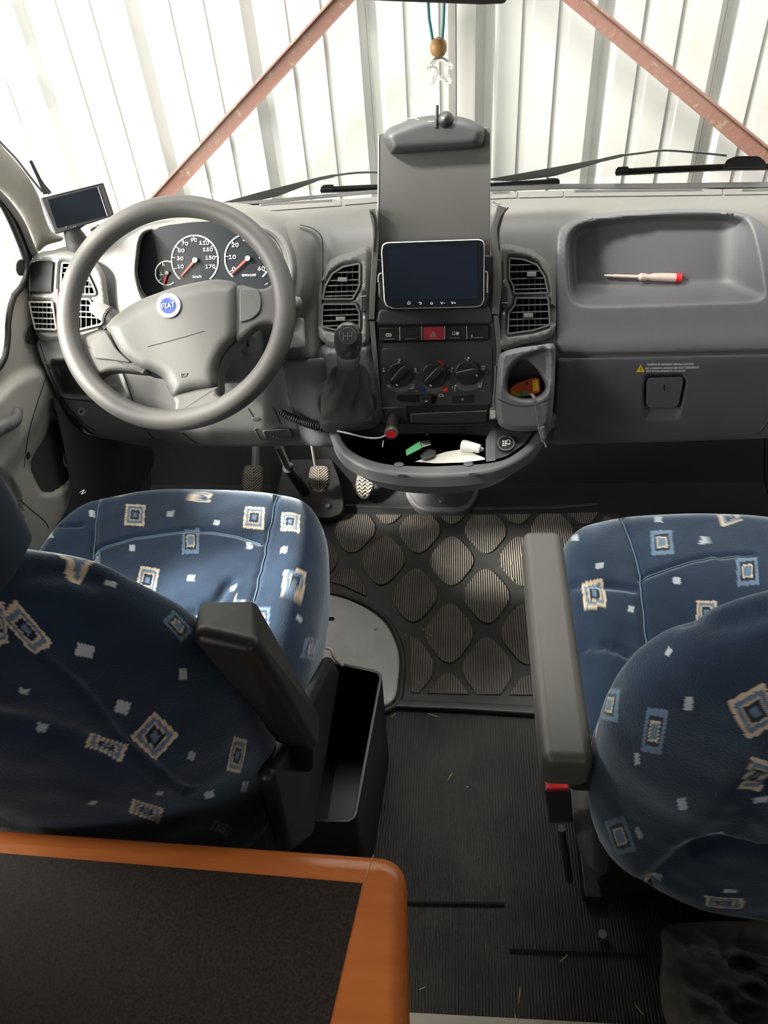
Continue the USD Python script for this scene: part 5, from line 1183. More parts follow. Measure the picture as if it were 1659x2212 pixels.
SECS = [(0.50, .425, .205, .050, 0), (0.53, .428, .235, .068, 0), (0.60, .43, .255, .075, 0), (0.68, .43, .262, .075, 0), (0.78, .425, .262, .073, 0), (0.88, .42, .252, .068, 0), (0.96, .415, .222, .060, 0), (1.02, .41, .185, .052, 0), (1.06, .405, .145, .042, 0), (1.09, .402, .09, .028, 0), (1.10, .40, .05, .012, 0)]
SECS_D = [(0.50, .425, .205, .050, 0), (0.53, .428, .235, .068, 0), (0.60, .43, .255, .075, 0), (0.68, .43, .264, .075, 0), (0.78, .427, .266, .073, 0), (0.88, .423, .257, .068, 0), (0.96, .418, .234, .061, 0), (1.02, .414, .205, .055, 0), (1.07, .41, .168, .046, 0), (1.10, .405, .13, .036, 0), (1.125, .402, .08, .022, 0), (1.13, .40, .05, .012, 0)]
def finish(cl, seat, name):
    cl.N = vnormals(cl.V, cl.F)
    return part(seat, name, (cl.V, cl.F), 'velvet', smooth=True, colors=cl.col)

# ---- driver's seat
dseat = thing('driver_seat', 'blue patterned velvet driver seat behind the steering wheel with its black armrest folded up', 'seat', (-0.475, 0.75, 0.0))
V_, F_ = cushion(-0.492, 0.835, 0.292, 0.340, 0.575, 0.40, 3.3, 1)
cu = Cloth(V_, F_)
seams = [cu.groove(px, 0.006, 0.006) for px in ([(218, 1064), (209, 1110), (203, 1165), (200, 1215)], [(600, 1058), (588, 1110), (575, 1175), (560, 1240), (545, 1310)], [(203, 1187), (250, 1170), (300, 1157), (400, 1145), (460, 1148), (520, 1158), (576, 1175)])]
cu.groove([(500, 1255), (470, 1290), (430, 1318), (405, 1325)], 0.010, 0.010); cu.groove([(130, 1135), (180, 1134)], 0.006, 0.006)
for k, (u, v, w, h, kind, an) in enumerate([(124, 1108, 42, 30, 'frame', -8), (291, 1112, 42, 46, 'frame', 4), (438, 1074, 40, 26, 'frame', 6), (549, 1117, 44, 48, 'frame', 6), (625, 1126, 40, 40, 'frame', 6), (412, 1169, 38, 54, 'core', 0), (319, 1253, 42, 56, 'frame', 10), (640, 1256, 46, 56, 'frame', 8), (564, 1337, 34, 50, 'core', 4), (209, 1210, 14, 40, 'core', 0), (512, 1308, 24, 34, 'frame', 20),
                                       (200, 1108, 13, 14, 'dot', 0), (367, 1108, 13, 13, 'dot', 0), (468, 1128, 13, 13, 'dot', 0), (108, 1157, 16, 13, 'dot', 0), (286, 1184, 13, 14, 'dot', 0), (537, 1177, 14, 16, 'dot', 0), (613, 1188, 14, 13, 'dot', 0), (412, 1248, 16, 14, 'dot', 0), (502, 1270, 13, 16, 'dot', 0), (647, 1338, 14, 13, 'dot', 0), (676, 1400, 26, 44, 'core', 15), (700, 1148, 8, 12, 'dot', 0)]):
    cu.motif(u, v, w, h, kind, an, seed=k)
cu.scatter(5, 26, 26)
cush = finish(cu, dseat, 'cushion')
def seam_tube(owner, cl, L, r=0.0014, m='seam_thread', lift_=0.001):
    part(owner, 'seam', tube(np.array(L) + [0, -0.0005, lift_], r, 6), m)
plastic('seam_thread', (0.10, 0.16, 0.24), 0.8)
for L in seams: seam_tube(cush, cu, L, lift_=-0.0045)
V_, F_ = backrest(-0.455, SECS_D, 2); bk = Cloth(V_, F_)
bs = [bk.groove([(90, 1415), (180, 1500), (260, 1600), (340, 1665), (420, 1720)], 0.007, 0.005)]
bk.groove([(0, 1270), (70, 1240), (150, 1235), (215, 1255)], 0.014, 0.008); bk.groove([(0, 1560), (120, 1585), (240, 1640)], 0.02, 0.007)
for k, (u, v, w, h, kind, an) in enumerate([(333, 1592, 74, 74, 'frame', 42), (228, 1622, 82, 40, 'frame', 22), (317, 1751, 70, 30, 'frame', 15), (385, 1352, 34, 62, 'core', -45), (513, 1632, 34, 74, 'frame', 12), (478, 1790, 38, 24, 'core', 25), (58, 1358, 46, 120, 'frame', -42), (-6, 1350, 40, 90, 'frame', -10), 
                                       (184, 1404, 36, 26, 'dot', 10), (266, 1527, 30, 30, 'dot', 20), (396, 1457, 16, 24, 'dot', 0), (412, 1633, 14, 18, 'dot', 20), (87, 1584, 24, 12, 'dot', 5), (52, 1495, 22, 14, 'dot', 5), (450, 1717, 20, 14, 'dot', -20), (239, 1257, 26, 12, 'dot', 20), (529, 1700, 12, 22, 'dot', 10), (200, 1736, 14, 8, 'dot', 0), (345, 1715, 16, 8, 'dot', 0)]):
    bk.motif(u, v, w, h, kind, an, seed=50 + k)
bk.scatter(6, 40, 40)
back = finish(bk, dseat, 'backrest')
part(dseat, 'headrest', loft_box([(np.array([-0.43, 0.37, z]), np.array([1.0, 0, 0]), np.array([0, 1.0, 0]), w, d, 3.0) for z, w, d in ((1.13, .09, .02), (1.14, .13, .04), (1.165, .15, .05), (1.23, .15, .052), (1.29, .135, .045), (1.31, .10, .025))]), plastic('blue_plain', (0.025, 0.038, 0.062), 0.9), smooth=60)
part(dseat, 'headrest_post', tube([(-0.40, 0.395, 1.06), (-0.40, 0.39, 1.11)], 0.006, 12), 'steel'); part(dseat, 'headrest_post', tube([(-0.55, 0.395, 1.06), (-0.55, 0.39, 1.11)], 0.006, 12), 'steel')
arm = [atd(u, v, d) for u, v, d in ((452, 1326, .80), (537, 1324, .80), (538, 1392, .735), (446, 1372, .735), (672, 1556, 1.03), (668, 1598, 1.00), (612, 1585, .97), (628, 1500, 1.03))]
part(dseat, 'armrest', hull_spheres(arm, 0.012, 14), 'soft_black', smooth=50)
part(dseat, 'armrest_seam', tube([atd(552, 1400, .742), atd(610, 1490, .868), atd(660, 1572, .985)], 0.0016, 6), 'gap_black')
part(dseat, 'armrest_bracket', hull_spheres([atd(u, v, d) for u, v, d in ((636, 1600, 1.0), (664, 1605, 1.02), (634, 1650, 1.02), (664, 1655, 1.03))], 0.008), 'black_plastic')
part(dseat, 'base', join(box((-0.475, 0.76, 0.30), (0.42, 0.50, 0.20), 0.02), box((-0.475, 0.76, 0.105), (0.36, 0.42, 0.20), 0.02)), 'black_plastic')
part(dseat, 'side_cover', hull_spheres([(-0.188, y, z) for y, z in ((0.50, 0.42), (0.50, 0.62), (0.44, 0.70), (0.42, 0.55), (0.80, 0.40), (0.78, 0.46))], 0.012), 'black_plastic', smooth=50)
# torn lower corner of the cover: frayed edge and bits of foam
for k, (u, v, d) in enumerate(((548, 1612, .985), (556, 1640, .985), (566, 1660, .99), (572, 1690, .985), (568, 1625, .99))):
    part(dseat, 'frayed_edge', tube(spline([atd(u, v - 22, d), atd(u + 5, v - 6, d - .004), atd(u + 1, v + 8, d), atd(u + 6, v + 22, d - .003)], 14), 0.0022, 6), plastic('fray', (0.40, 0.36, 0.33), 0.9) if k == 0 else 'fray')
part(dseat, 'foam_patch', hull_spheres([atd(u, v, .995) for u, v in ((540, 1600), (556, 1610), (552, 1650), (540, 1655))], 0.004), 'foam')
for k, px in enumerate(([(622, 1692), (618, 1712), (606, 1722)], [(606, 1742), (618, 1748), (626, 1756)], [(604, 1748), (610, 1762)])):
    part(dseat, 'loose_cord', tube(spline([atd(u, v, 1.02 - .004 * i) for i, (u, v) in enumerate(px)], 12), 0.002, 6), 'fray')
part(dseat, 'pull_strap', tube(spline([atd(705, 1400, 1.30), atd(716, 1404, 1.29), atd(722, 1420, 1.29), atd(740, 1438, 1.30)], 16), 0.003, 6), 'fray'); part(dseat, 'thread', tube(spline([atz(u, v, .585) for u, v in ((172, 1064), (182, 1058), (176, 1068), (186, 1062))], 20), 0.0008, 5), 'white_plastic')

# ---- passenger seat
pseat = thing('passenger_seat', 'blue patterned velvet passenger seat on the right with a lowered grey armrest', 'seat', (0.48, 0.72, 0.0))
V_, F_ = cushion(0.495, 0.765, 0.285, 0.335, 0.575, 0.40, 3.3, 9)
cu = Cloth(V_, F_)
seams = [cu.groove(px, 0.006, 0.006) for px in ([(1342, 1114), (1360, 1160), (1376, 1210), (1383, 1250), (1390, 1320), (1398, 1400)], [(1383, 1248), (1440, 1228), (1500, 1208), (1560, 1200), (1640, 1198)])]
for px in ([(1240, 1262), (1300, 1262), (1380, 1272)], [(1262, 1390), (1320, 1398), (1366, 1418)]): cu.groove(px, 0.009, 0.008)
for k, (u, v, w, h, kind, an) in enumerate([(1431, 1172, 46, 52, 'core', -4), (1577, 1117, 46, 28, 'frame', -12), (1285, 1280, 48, 60, 'frame', -8), (1526, 1322, 44, 50, 'frame', 0), (1615, 1232, 48, 60, 'core', -3),
                                       (1240, 1161, 16, 12, 'dot', -10), (1421, 1121, 14, 12, 'dot', 0), (1526, 1163, 14, 15, 'dot', 0), (1296, 1223, 16, 14, 'dot', 0), (1461, 1253, 16, 14, 'dot', 0), (1365, 1314, 12, 15, 'dot', 0)]):
    cu.motif(u, v, w, h, kind, an, seed=100 + k)
cu.scatter(15, 26, 26)
cush = finish(cu, pseat, 'cushion')
for L in seams: seam_tube(cush, cu, L, lift_=-0.0045)
V_, F_ = backrest(0.472, SECS, 12); bk = Cloth(V_, F_)
bs = [bk.groove([(1659, 1840), (1560, 1835), (1480, 1845), (1420, 1890), (1385, 1930)], 0.010, 0.010)]
bk.groove([(1480, 1330), (1560, 1345), (1659, 1320)], 0.012, 0.006); bk.groove([(1659, 1700), (1600, 1780), (1560, 1815), (1500, 1850)], 0.02, 0.008)
for k, (u, v, w, h, kind, an) in enumerate([(1632, 1537, 84, 96, 'frame', -28), (1414, 1581, 46, 96, 'core', 8), (1316, 1523, 30, 70, 'core', 10), (1339, 1807, 44, 80, 'core', -18), (1562, 1950, 84, 22, 'frame', 4), (1613, 1988, 28, 16, 'core', 0), (1632, 1680, 50, 80, 'frame', 20),
                                       (1487, 1521, 17, 28, 'dot', 5), (1444, 1407, 15, 16, 'dot', 30), (1475, 1737, 17, 28, 'dot', -10), (1375, 1640, 10, 24, 'dot', 0), (1380, 1799, 14, 24, 'dot', -20), (1546, 1816, 28, 10, 'dot', -6), (1408, 1906, 34, 8, 'dot', 12), (1582, 1925, 28, 8, 'dot', 3), (1646, 1745, 34, 12, 'dot', -10)]):
    bk.motif(u, v, w, h, kind, an, seed=150 + k)
bk.scatter(16, 40, 40)
back = finish(bk, pseat, 'backrest')
part(pseat, 'headrest', loft_box([(np.array([0.50, 0.385, z]), np.array([1.0, 0, 0]), np.array([0, 1.0, 0]), w, d, 3.0) for z, w, d in ((1.085, .09, .02), (1.095, .13, .04), (1.13, .15, .05), (1.20, .15, .052), (1.25, .135, .045), (1.27, .10, .025))]), 'blue_plain', smooth=60)
arm = [(x, y, z) for x in (0.1585, 0.1905) for y in (0.458, 0.816) for z in (0.70, 0.737)]
am = part(pseat, 'armrest', hull_spheres(arm, 0.0135, 16), 'arm_plastic', smooth=50, label='smooth grey armrest')
part(pseat, 'armrest_bracket', hull_spheres([(x, y, z) for x in (0.195, 0.21) for y in (0.475, 0.51) for z in (0.64, 0.69)], 0.008), 'soft_black', smooth=50)
SCP = Plane(atd(1265, 1760, 1.10), (-0.62, -0.45, 0.64), (0.6, -0.8, 0.0)); SCT = ptf(SCP)
part(pseat, 'side_cover', relief(spline([(1228, 1668), (1260, 1640), (1300, 1640), (1312, 1720), (1312, 1880), (1272, 1876), (1250, 1830), (1236, 1760)], 60, True), lambda u, v: SCT(u, v) + 0.02 * ((u - 1262) / 35.0) ** 2 - 0.01, 6, edge=0.004, skirt=0.03), 'dash_dark', smooth=60)
part(pseat, 'base', join(box((0.49, 0.78, 0.30), (0.42, 0.46, 0.20), 0.02), box((0.49, 0.78, 0.105), (0.36, 0.42, 0.20), 0.02)), 'black_plastic')
for k, (u, v, d) in enumerate(((1310, 1668, 1.02), (1306, 1700, 1.03), (1296, 1800, 1.05))):
    part(pseat, 'frayed_edge', tube(spline([atd(u, v - 24, d), atd(u + 4, v - 8, d), atd(u - 2, v + 6, d), atd(u + 3, v + 20, d)], 14), 0.002, 6), 'fray')
part(pseat, 'foam_patch', hull_spheres([atd(u, v, d) for u, v, d in ((1302, 1715, 1.08), (1316, 1722, 1.08), (1300, 1745, 1.08), (1312, 1750, 1.08))], 0.004), 'foam')
part(pseat, 'seat_spring', tube([atd(1300 + 3 * np.cos(q), 1690 + q * 1.5, 1.07) for q in np.linspace(0, 24, 60)], 0.0012, 6), 'steel')
rail = [atz(u, v, 0.06) for u, v in ((1290, 1920), (1300, 1990))]
part(pseat, 'seat_rail', box((0.30, 0.76, 0.03), (0.035, 0.40, 0.03), 0.004), 'black_plastic')
part(pseat, 'rail_bolt', lathe([(0.0001, 0.012), (0.008, 0.012), (0.009, 0.008), (0.009, 0.0)], atz(1300, 2022, 0.01), (0, 0, 1), 18), 'steel')
bkl = thing('seat_belt_buckle', 'black seat belt buckle with a red release button below the passenger armrest', 'seat belt buckle', atd(1205, 1800, 1.15))
e0, e1 = atd(1203, 1696, 1.03), atd(1214, 1800, 1.15)
ax = nrm(e0 - e1); bp = Plane(e0, ax, (1, 0, 0))
part(bkl, 'body', hull_spheres([e0 + bp.ex * x + bp.ey * y + ax * z for x in (-.014, .014) for y in (-.006, .006) for z in (-.004, -.105)], 0.004), 'soft_black', smooth=50)
part(bkl, 'release_button', slab(bp, rrect(0, 0, 0.030, 0.016, 0.003), -0.004, 0.006, 0.002), 'red_plastic', label='red release button')
part(bkl, 'stalk', tube([e1 + ax * 0.02, e1 - ax * 0.03, (0.235, 0.52, 0.22)], 0.006, 10), 'black_plastic')
# ================================================================== dinette table
TZ = 0.73
TBP = Plane((0, 0, TZ), (0, 0, 1))
tout = TBP.px([(-700, 1731), (0, 1782), (820, 1840), (878, 1905), (883, 2230), (900, 3600), (-900, 3600)])
tout = np.vstack([tout[1:6]]); c0, c3_ = tout[0], tout[-1]
A0 = TBP.loc(0, 1782); A1 = TBP.loc(838, 1842); d01 = nrm(A1 - A0)
B0 = TBP.loc(878, 1945); B1 = TBP.loc(883, 2212); d02 = nrm(B1 - B0)
def isect(p, d, q, e): s_ = np.linalg.solve(np.stack([d, -e], 1), q - p)[0]; return p + d * s_
corner = isect(A0, d01, B0, d02)
poly = np.array([corner - d01 * 0.85, corner + d02 * 0.62 - d01 * 0.85, corner + d02 * 0.62, corner])
tpo = rounded(poly, [0.02, 0.02, 0.035, 0.032], 10)
table = thing('dinette_table', 'orange-edged table with a speckled dark brown top behind the driver seat', 'table', (-0.4, 0.05, 0.0))
I0, I1, I2 = TBP.loc(0, 1843), TBP.loc(783, 1908), TBP.loc(712, 2212)
inn = np.array([I1 + nrm(I0 - I1) * 0.82, I1 + nrm(I0 - I1) * 0.82 + d02 * 0.52, I1 + nrm(I2 - I1) * 0.54, I1])
mat('cherry_wood', {'g': ('geometry', {}), 'mp': ('mapping', {'scale': (1.5, 14.0, 10.0)}), 'w': ('noise_texture', {'scale': 6.0, 'detail': 6.0, 'roughness': 0.6}),
                    'r': ('rgb_ramp', {'ramp': [(0.3, (0.52, 0.135, 0.028)), (0.7, (0.62, 0.18, 0.04))]}), 'p': ('principled_bsdf', {'roughness': 0.32, 'coat_weight': 0.25, 'coat_roughness': 0.12})},
    [('g.position', 'mp.vector'), ('mp.vector', 'w.vector'), ('w.fac', 'r.fac'), ('r.color', 'p.base_color')])
mat('speckled_laminate', {'g': ('geometry', {}), 'w': ('noise_texture', {'scale': 330.0, 'detail': 3.0, 'roughness': 0.7}), 'r': ('rgb_ramp', {'ramp': [(0.35, (0.014, 0.009, 0.007)), (0.62, (0.036, 0.024, 0.019))]}), 'p': ('principled_bsdf', {'roughness': 0.6, 'specular_ior_level': 0.2})},
    [('g.position', 'w.vector'), ('w.fac', 'r.fac'), ('r.color', 'p.base_color')])
edge = slab2(tpo, 0, 0.020, 0.020, 6, bottom=False); e2 = (edge[0] * [1, 1, -0.9], edge[1][:, ::-1])
part(table, 'wooden_edge', place(Plane((0, 0, TZ - 0.020), (0, 0, 1)), join(edge, e2)), 'cherry_wood', smooth=50, label='orange cherry wood rim')
part(table, 'laminate_top', slab(TBP, inn, -0.004, 0.0009, 0.0004), 'speckled_laminate', label='speckled dark brown top')
part(table, 'mitre_line', tube([TBP.to([TBP.loc(786, 1908)], 0.0004)[0], TBP.to([TBP.loc(799, 1870)], -0.0002)[0], TBP.to([TBP.loc(806, 1842)], -0.006)[0]], 0.0006, 6), 'wood_bead')
part(table, 'leg', tube([(-0.42, -0.05, 0.0), (-0.42, -0.05, TZ - 0.03)], 0.03, 20), 'steel'); part(table, 'leg_foot', lathe([(0.0001, 0.02), (0.05, 0.018), (0.12, 0.006), (0.12, 0.0)], (-0.42, -0.05, 0.0), (0, 0, 1), 32), 'steel')
# ================================================================== floor: moulded mat, cover plate, bin, pedals
plastic('dull_rubber', (0.022, 0.021, 0.02), 0.65, 0.2, 300, var=0.3, vscale=20)
plastic('mat_rubber', (0.035, 0.034, 0.032), 0.42, 0.25, 300, var=0.35, vscale=12)
mat('mat_rib', {'g': ('geometry', {}), 'w': ('wave_texture', {'scale': 50.0, 'bands_direction': 'x', 'profile': 'sine'}), 'n': ('noise_texture', {'scale': 14.0, 'detail': 6.0}),
                'r': ('rgb_ramp', {'ramp': [(0.3, (0.17, 0.152, 0.136)), (0.75, (0.27, 0.24, 0.21))]}), 'wr': ('rgb_ramp', {'ramp': [(0.25, (0.30, 0.30, 0.30)), (0.6, (1, 1, 1))]}), 'x': ('mix', {'mix_type': 'multiply', 'fac': 0.85}),
                's': ('noise_texture', {'scale': 330.0, 'detail': 2.0}), 'sr': ('rgb_ramp', {'ramp': [(0.70, (0, 0, 0)), (0.76, (1, 1, 1))]}), 'y': ('mix', {'color2': (0.35, 0.32, 0.27)}),
                'b': ('bump', {'strength': 1.0, 'distance': 0.003}), 'p': ('principled_bsdf', {'roughness': 0.6})},
    [('g.position', 'w.vector'), ('g.position', 'n.vector'), ('g.position', 's.vector'), ('n.fac', 'r.fac'), ('w.fac', 'wr.fac'), ('r.color', 'x.color1'), ('wr.color', 'x.color2'), ('s.fac', 'sr.fac'), ('sr.color', 'y.fac'), ('x.color', 'y.color1'), ('y.color', 'p.base_color'), ('w.fac', 'b.height'), ('b.normal', 'p.normal')])
FZ = Plane((0, 0, 0), (0, 0, 1))
fm = thing('floor_mat', 'black rubber floor mat moulded with ribbed diamond pads between the two seats', 'floor mat', (0.08, 1.3, 0.0))
reg = Polygon(FZ.px([(700, 1118), (745, 1108), (800, 1110), (1000, 1112), (1200, 1108), (1300, 1100), (1340, 1130), (1280, 1300), (1240, 1540), (1160, 1519), (1000, 1510), (890, 1505), (862, 1503), (866, 1400), (846, 1352), (800, 1312), (740, 1282), (700, 1272), (690, 1200)])).buffer(0)
matpoly = np.asarray(reg.buffer(0.02).exterior.coords)[:-1]
part(fm, 'mat_base', slab(FZ, matpoly, 0.0005, 0.006, 0.003), 'mat_rubber')
inner_reg = Polygon(FZ.px([(706, 1128), (760, 1116), (1000, 1118), (1290, 1112), (1330, 1130), (1280, 1300), (1230, 1506), (1000, 1503), (888, 1500), (886, 1380), (872, 1350), (835, 1318), (800, 1296), (740, 1268), (700, 1258), (690, 1200)])).buffer(0)
def pad_shape(cx, cy, a=0.0755, b=0.119):
    return rounded(np.array([[cx + a, cy], [cx, cy + b], [cx - a, cy], [cx, cy - b]]), 0.054, 9)
for r_, (y, x0) in enumerate(((1.715, 0.025), (1.593, -0.072), (1.469, 0.025), (1.339, -0.075), (1.211, 0.021), (1.100, -0.078), (0.985, 0.020))):
    for k in range(-3, 4):
        g = Polygon(pad_shape(x0 + 0.195 * k, y)).buffer(0).intersection(inner_reg)
        for q in getattr(g, 'geoms', [g]):
            if q.is_empty or q.area < 0.0006: continue
            o = np.asarray(q.simplify(0.0004).exterior.coords)[:-1]
            part(fm, 'ribbed_pad', slab(FZ, ccw(o), 0.0055, 0.0095, 0.0), 'mat_rib', smooth=False)
            part(fm, 'pad_edge', tube(np.c_[o, np.full(len(o), 0.0085)], 0.0012, 5, closed=True), 'mat_rubber')
# raised rear strip of the mat and the strip over the bulkhead step
part(fm, 'edge_strip', slab(FZ, FZ.px([(858, 1516), (1000, 1522), (1165, 1530), (1235, 1546), (1235, 1562), (1165, 1549), (1000, 1538), (850, 1532)]), 0.0005, 0.012, 0.004), 'mat_rubber')
part(fm, 'front_strip', slab(FZ, FZ.px([(745, 1100), (880, 1105), (1050, 1108), (1200, 1106), (1290, 1098), (1290, 1092), (1200, 1098), (1050, 1101), (880, 1098), (745, 1094)]), 0.0005, 0.014, 0.004), 'mat_rubber')
# ribbed step panel in front of the mat on the passenger side
top('ribbed_step', slab(Plane((0, 0, 0.0), (0, 0, 1)), FZ.px([(1046, 1088), (1300, 1080), (1310, 1020), (1040, 1030)]), 0.0, 0.012, 0.004), 'mat_rib', 'ribbed black rubber step under the glovebox, ahead of the diamond mat', 'floor step', smooth=False)
# grey cover plate in front of the bin
cp = thing('cover_plate', 'scuffed light grey plastic cover plate on the floor beside the driver seat', 'cover plate', atz(790, 1400, 0.0))
CPz = Plane((0, 0, 0.012), (0, 0, 1))
cpo = CPz.px([(668, 1294), (700, 1286), (740, 1293), (790, 1315), (832, 1348), (856, 1392), (863, 1430), (860, 1470), (856, 1500), (846, 1516), (826, 1527), (760, 1540), (680, 1540)])
part(cp, 'plate', slab(CPz, spline(cpo, 80, True), -0.010, 0.006, 0.005), 'cover_grey', smooth=50)
part(cp, 'plate_border', tube(CPz.to(spline(CPz.px([(700, 1278), (745, 1286), (798, 1308), (840, 1342), (864, 1388), (871, 1430), (868, 1475), (864, 1505), (850, 1524), (828, 1535)]), 60), -0.004), 0.006, 10), 'mat_rubber')
part(cp, 'rivet', lathe([(0.0001, 0.003), (0.003, 0.003), (0.0055, 0.001), (0.0065, -0.001)], CPz.hit(812, 1361) + [0, 0, 0.006], (0, 0, 1), 20), 'cover_grey')
part(cp, 'slot', slab(CPz, rrect(*CPz.loc(712, 1340), 0.028, 0.012, 0.005), 0.0055, 0.0066), 'gap_black')
# storage bin
bz = 0.30; BZ = Plane((0, 0, bz), (0, 0, 1))
bo = rounded(BZ.px([(694, 1424), (828, 1452), (768, 1778), (628, 1776)]), [0.006, 0.02, 0.02, 0.006], 6)
bi = inset(ccw(bo), 0.006)
bin_ = thing('storage_bin', 'deep open black storage bin standing between the driver seat and the aisle', 'storage bin', (*bo.mean(0), 0.0))
cb = ccw(bo).mean(0)
def wallring(o, z1, z0, k): 
    a, b = ccw(o), cb + (ccw(o) - cb) * k; n = len(a)
    V = np.vstack([np.c_[a, np.full(n, z1)], np.c_[b, np.full(n, z0)]]); i = np.arange(n); j = (i + 1) % n
    return V, np.stack([n + i, n + j, j, i], -1)
m1 = wallring(bo, bz, 0.002, 0.94); m2 = wallring(bi, bz, 0.012, 0.94); m2 = (m2[0], m2[1][:, ::-1])
part(bin_, 'wall', join(m1, m2, slab(BZ, bo, -0.002, 0.002, 0.001, 2, [bi])), plastic('bin_black', (0.007, 0.007, 0.007), 0.4), smooth=40)
part(bin_, 'bottom', slab(Plane((0, 0, 0), (0, 0, 1)), cb + (ccw(bi) - cb) * 0.94, 0.002, 0.014), 'bin_black')
# pedals
def pedal(name, label, px, plane, arm_pts, arm_r, pattern):
    p = thing(name, label, 'pedal', plane.hit(*np.array(px).mean(0)))
    part(p, 'pad', pslab(plane, px, -0.012, 0.0, 0.003, sm=48), 'pedal_dark')
    if arm_pts is not None: part(p, 'arm', tube(arm_pts, arm_r, 10), 'steel' if arm_r[0] < 0.008 else 'console_grey')
    tf = ptf(plane); pg = Polygon(px).buffer(-3)
    if pattern == 'herring':
        cx = np.mean([q[0] for q in px]); y0, y1 = pg.bounds[1], pg.bounds[3]
        for s_ in (-1, 1):
            for y in np.arange(y0 - 10, y1 + 16, 6.0):
                L = pg.intersection(LineString([(cx + s_ * 2, y + 8), (cx + s_ * 24, y - 12)]))
                if L.geom_type == 'LineString' and L.length > 4: part(p, 'rib', strip(tf, np.array(L.coords), 2.8, 0.0025, 0.003), 'pedal_rubber')
        part(p, 'rib', strip(tf, [(cx, y0 + 3), (cx, y1 - 3)], 2.4, 0.003, 0.003), 'pedal_rubber')
    else:
        cx = np.mean([q[0] for q in px])
        for y in np.arange(pg.bounds[1] - 6, pg.bounds[3] + 8, 8.2):
            z = np.array([(cx - 24 + 6 * k, y + (3.2 if k % 2 else -3.2)) for k in range(9)])
            L = pg.intersection(LineString(z))
            for g in getattr(L, 'geoms', [L]):
                if g.geom_type == 'LineString' and g.length > 6: part(p, 'tread', strip(tf, np.array(g.coords), 4.2, 0.004, 0.004), 'pedal_tread')
plastic('pedal_tread', (0.42, 0.38, 0.32), 0.7, 0.2, 400)
PN = nrm([0, -0.80, 0.60])
p1 = Plane(atz(545, 1030, 0.13), PN); pedal('clutch_pedal', 'worn clutch pedal with a herringbone rubber pad, partly hidden by the driver seat', [(526, 1012), (534, 1006), (556, 1006), (566, 1012), (568, 1040), (565, 1062), (555, 1070), (532, 1070), (523, 1060), (523, 1035)], p1, [p1.hit(550, 1008) - PN * 0.015, p1.hit(550, 985) + [0, 0.04, 0.02], p1.hit(549, 960) + [0, 0.06, 0.05]], np.array([.014, .012, .012]), 'herring')
p2 = Plane(atz(690, 1035, 0.13), PN); pedal('brake_pedal', 'worn brake pedal with a herringbone rubber pad in the middle of the three', [(669, 1014), (676, 1007), (702, 1007), (710, 1014), (711, 1038), (707, 1056), (698, 1063), (678, 1061), (668, 1052), (666, 1034)], p2, [p2.hit(680, 1010) - PN * 0.012, p2.hit(672, 985) + [0, 0.03, 0.02], p2.hit(664, 958) + [0, 0.05, 0.05]], np.array([.005, .005, .005]), 'herring')
p3 = Plane(atz(790, 1045, 0.08), nrm([0, -0.72, 0.69])); pedal('accelerator_pedal', 'long narrow accelerator pedal with a pale zigzag tread below the console tray', [(781, 1010), (795, 1006), (807, 1012), (810, 1030), (806, 1055), (796, 1074), (783, 1078), (772, 1068), (768, 1048), (772, 1026)], p3, None, None, 'zigzag')
top('pedal_stop', lathe([(0.0001, 0.03), (0.025, 0.028), (0.034, 0.018), (0.036, 0.0)], atz(815, 1042, 0.02), (0, -0.4, 1), 32), 'console_grey', 'round grey rubber stop behind the accelerator pedal', 'stop')
# steering shaft and its cover plate
sh = thing('steering_shaft', 'bare steering shaft running down into a rubber boot between the clutch and brake pedals', 'steering shaft', atz(650, 1060, 0.03))
s0, s1, s2 = atz(600, 960, 0.42), atz(622, 1010, 0.22), atz(658, 1062, 0.06)
part(sh, 'rod', tube([s0, s1], 0.011, 14), 'steel'); part(sh, 'sleeve', tube([s1, (s1 + s2) / 2, s2], [0.017, 0.0165, 0.016], 18), 'soft_black')
part(sh, 'boot', lathe([(0.019, 0.035), (0.026, 0.032), (0.026, 0.024), (0.036, 0.022), (0.038, 0.014), (0.048, 0.011), (0.052, 0.0)], atz(664, 1066, 0.015), (0.1, -0.45, 1), 36), 'soft_black', smooth=40)
SPz = Plane((0, 1.55, 0.016), (0, -0.24, 1.0))
part(sh, 'cover', pslab(SPz, [(596, 1075), (610, 1010), (640, 985), (690, 975), (716, 988), (735, 1040), (744, 1095), (738, 1112), (705, 1122), (640, 1112)], -0.012, 0.004, 0.004, r=14), 'dull_rubber')
part(sh, 'cover_bolt', lathe([(0.0001, 0.002), (0.004, 0.002), (0.004, 0.005), (0.008, 0.005), (0.010, 0.0)], SPz.hit(708, 1097) + [0, 0, 0.005], (0, 0, 1), 20), 'steel')
# beige sill at the step behind the seats
top('trim_4', slab(FZ, FZ.px([(840, 2186), (1300, 2211), (1700, 2232), (1700, 2330), (840, 2330)]), 0.0005, 0.006, 0.002), plastic('sill_beige', (0.48, 0.42, 0.35), 0.6), kind='structure')
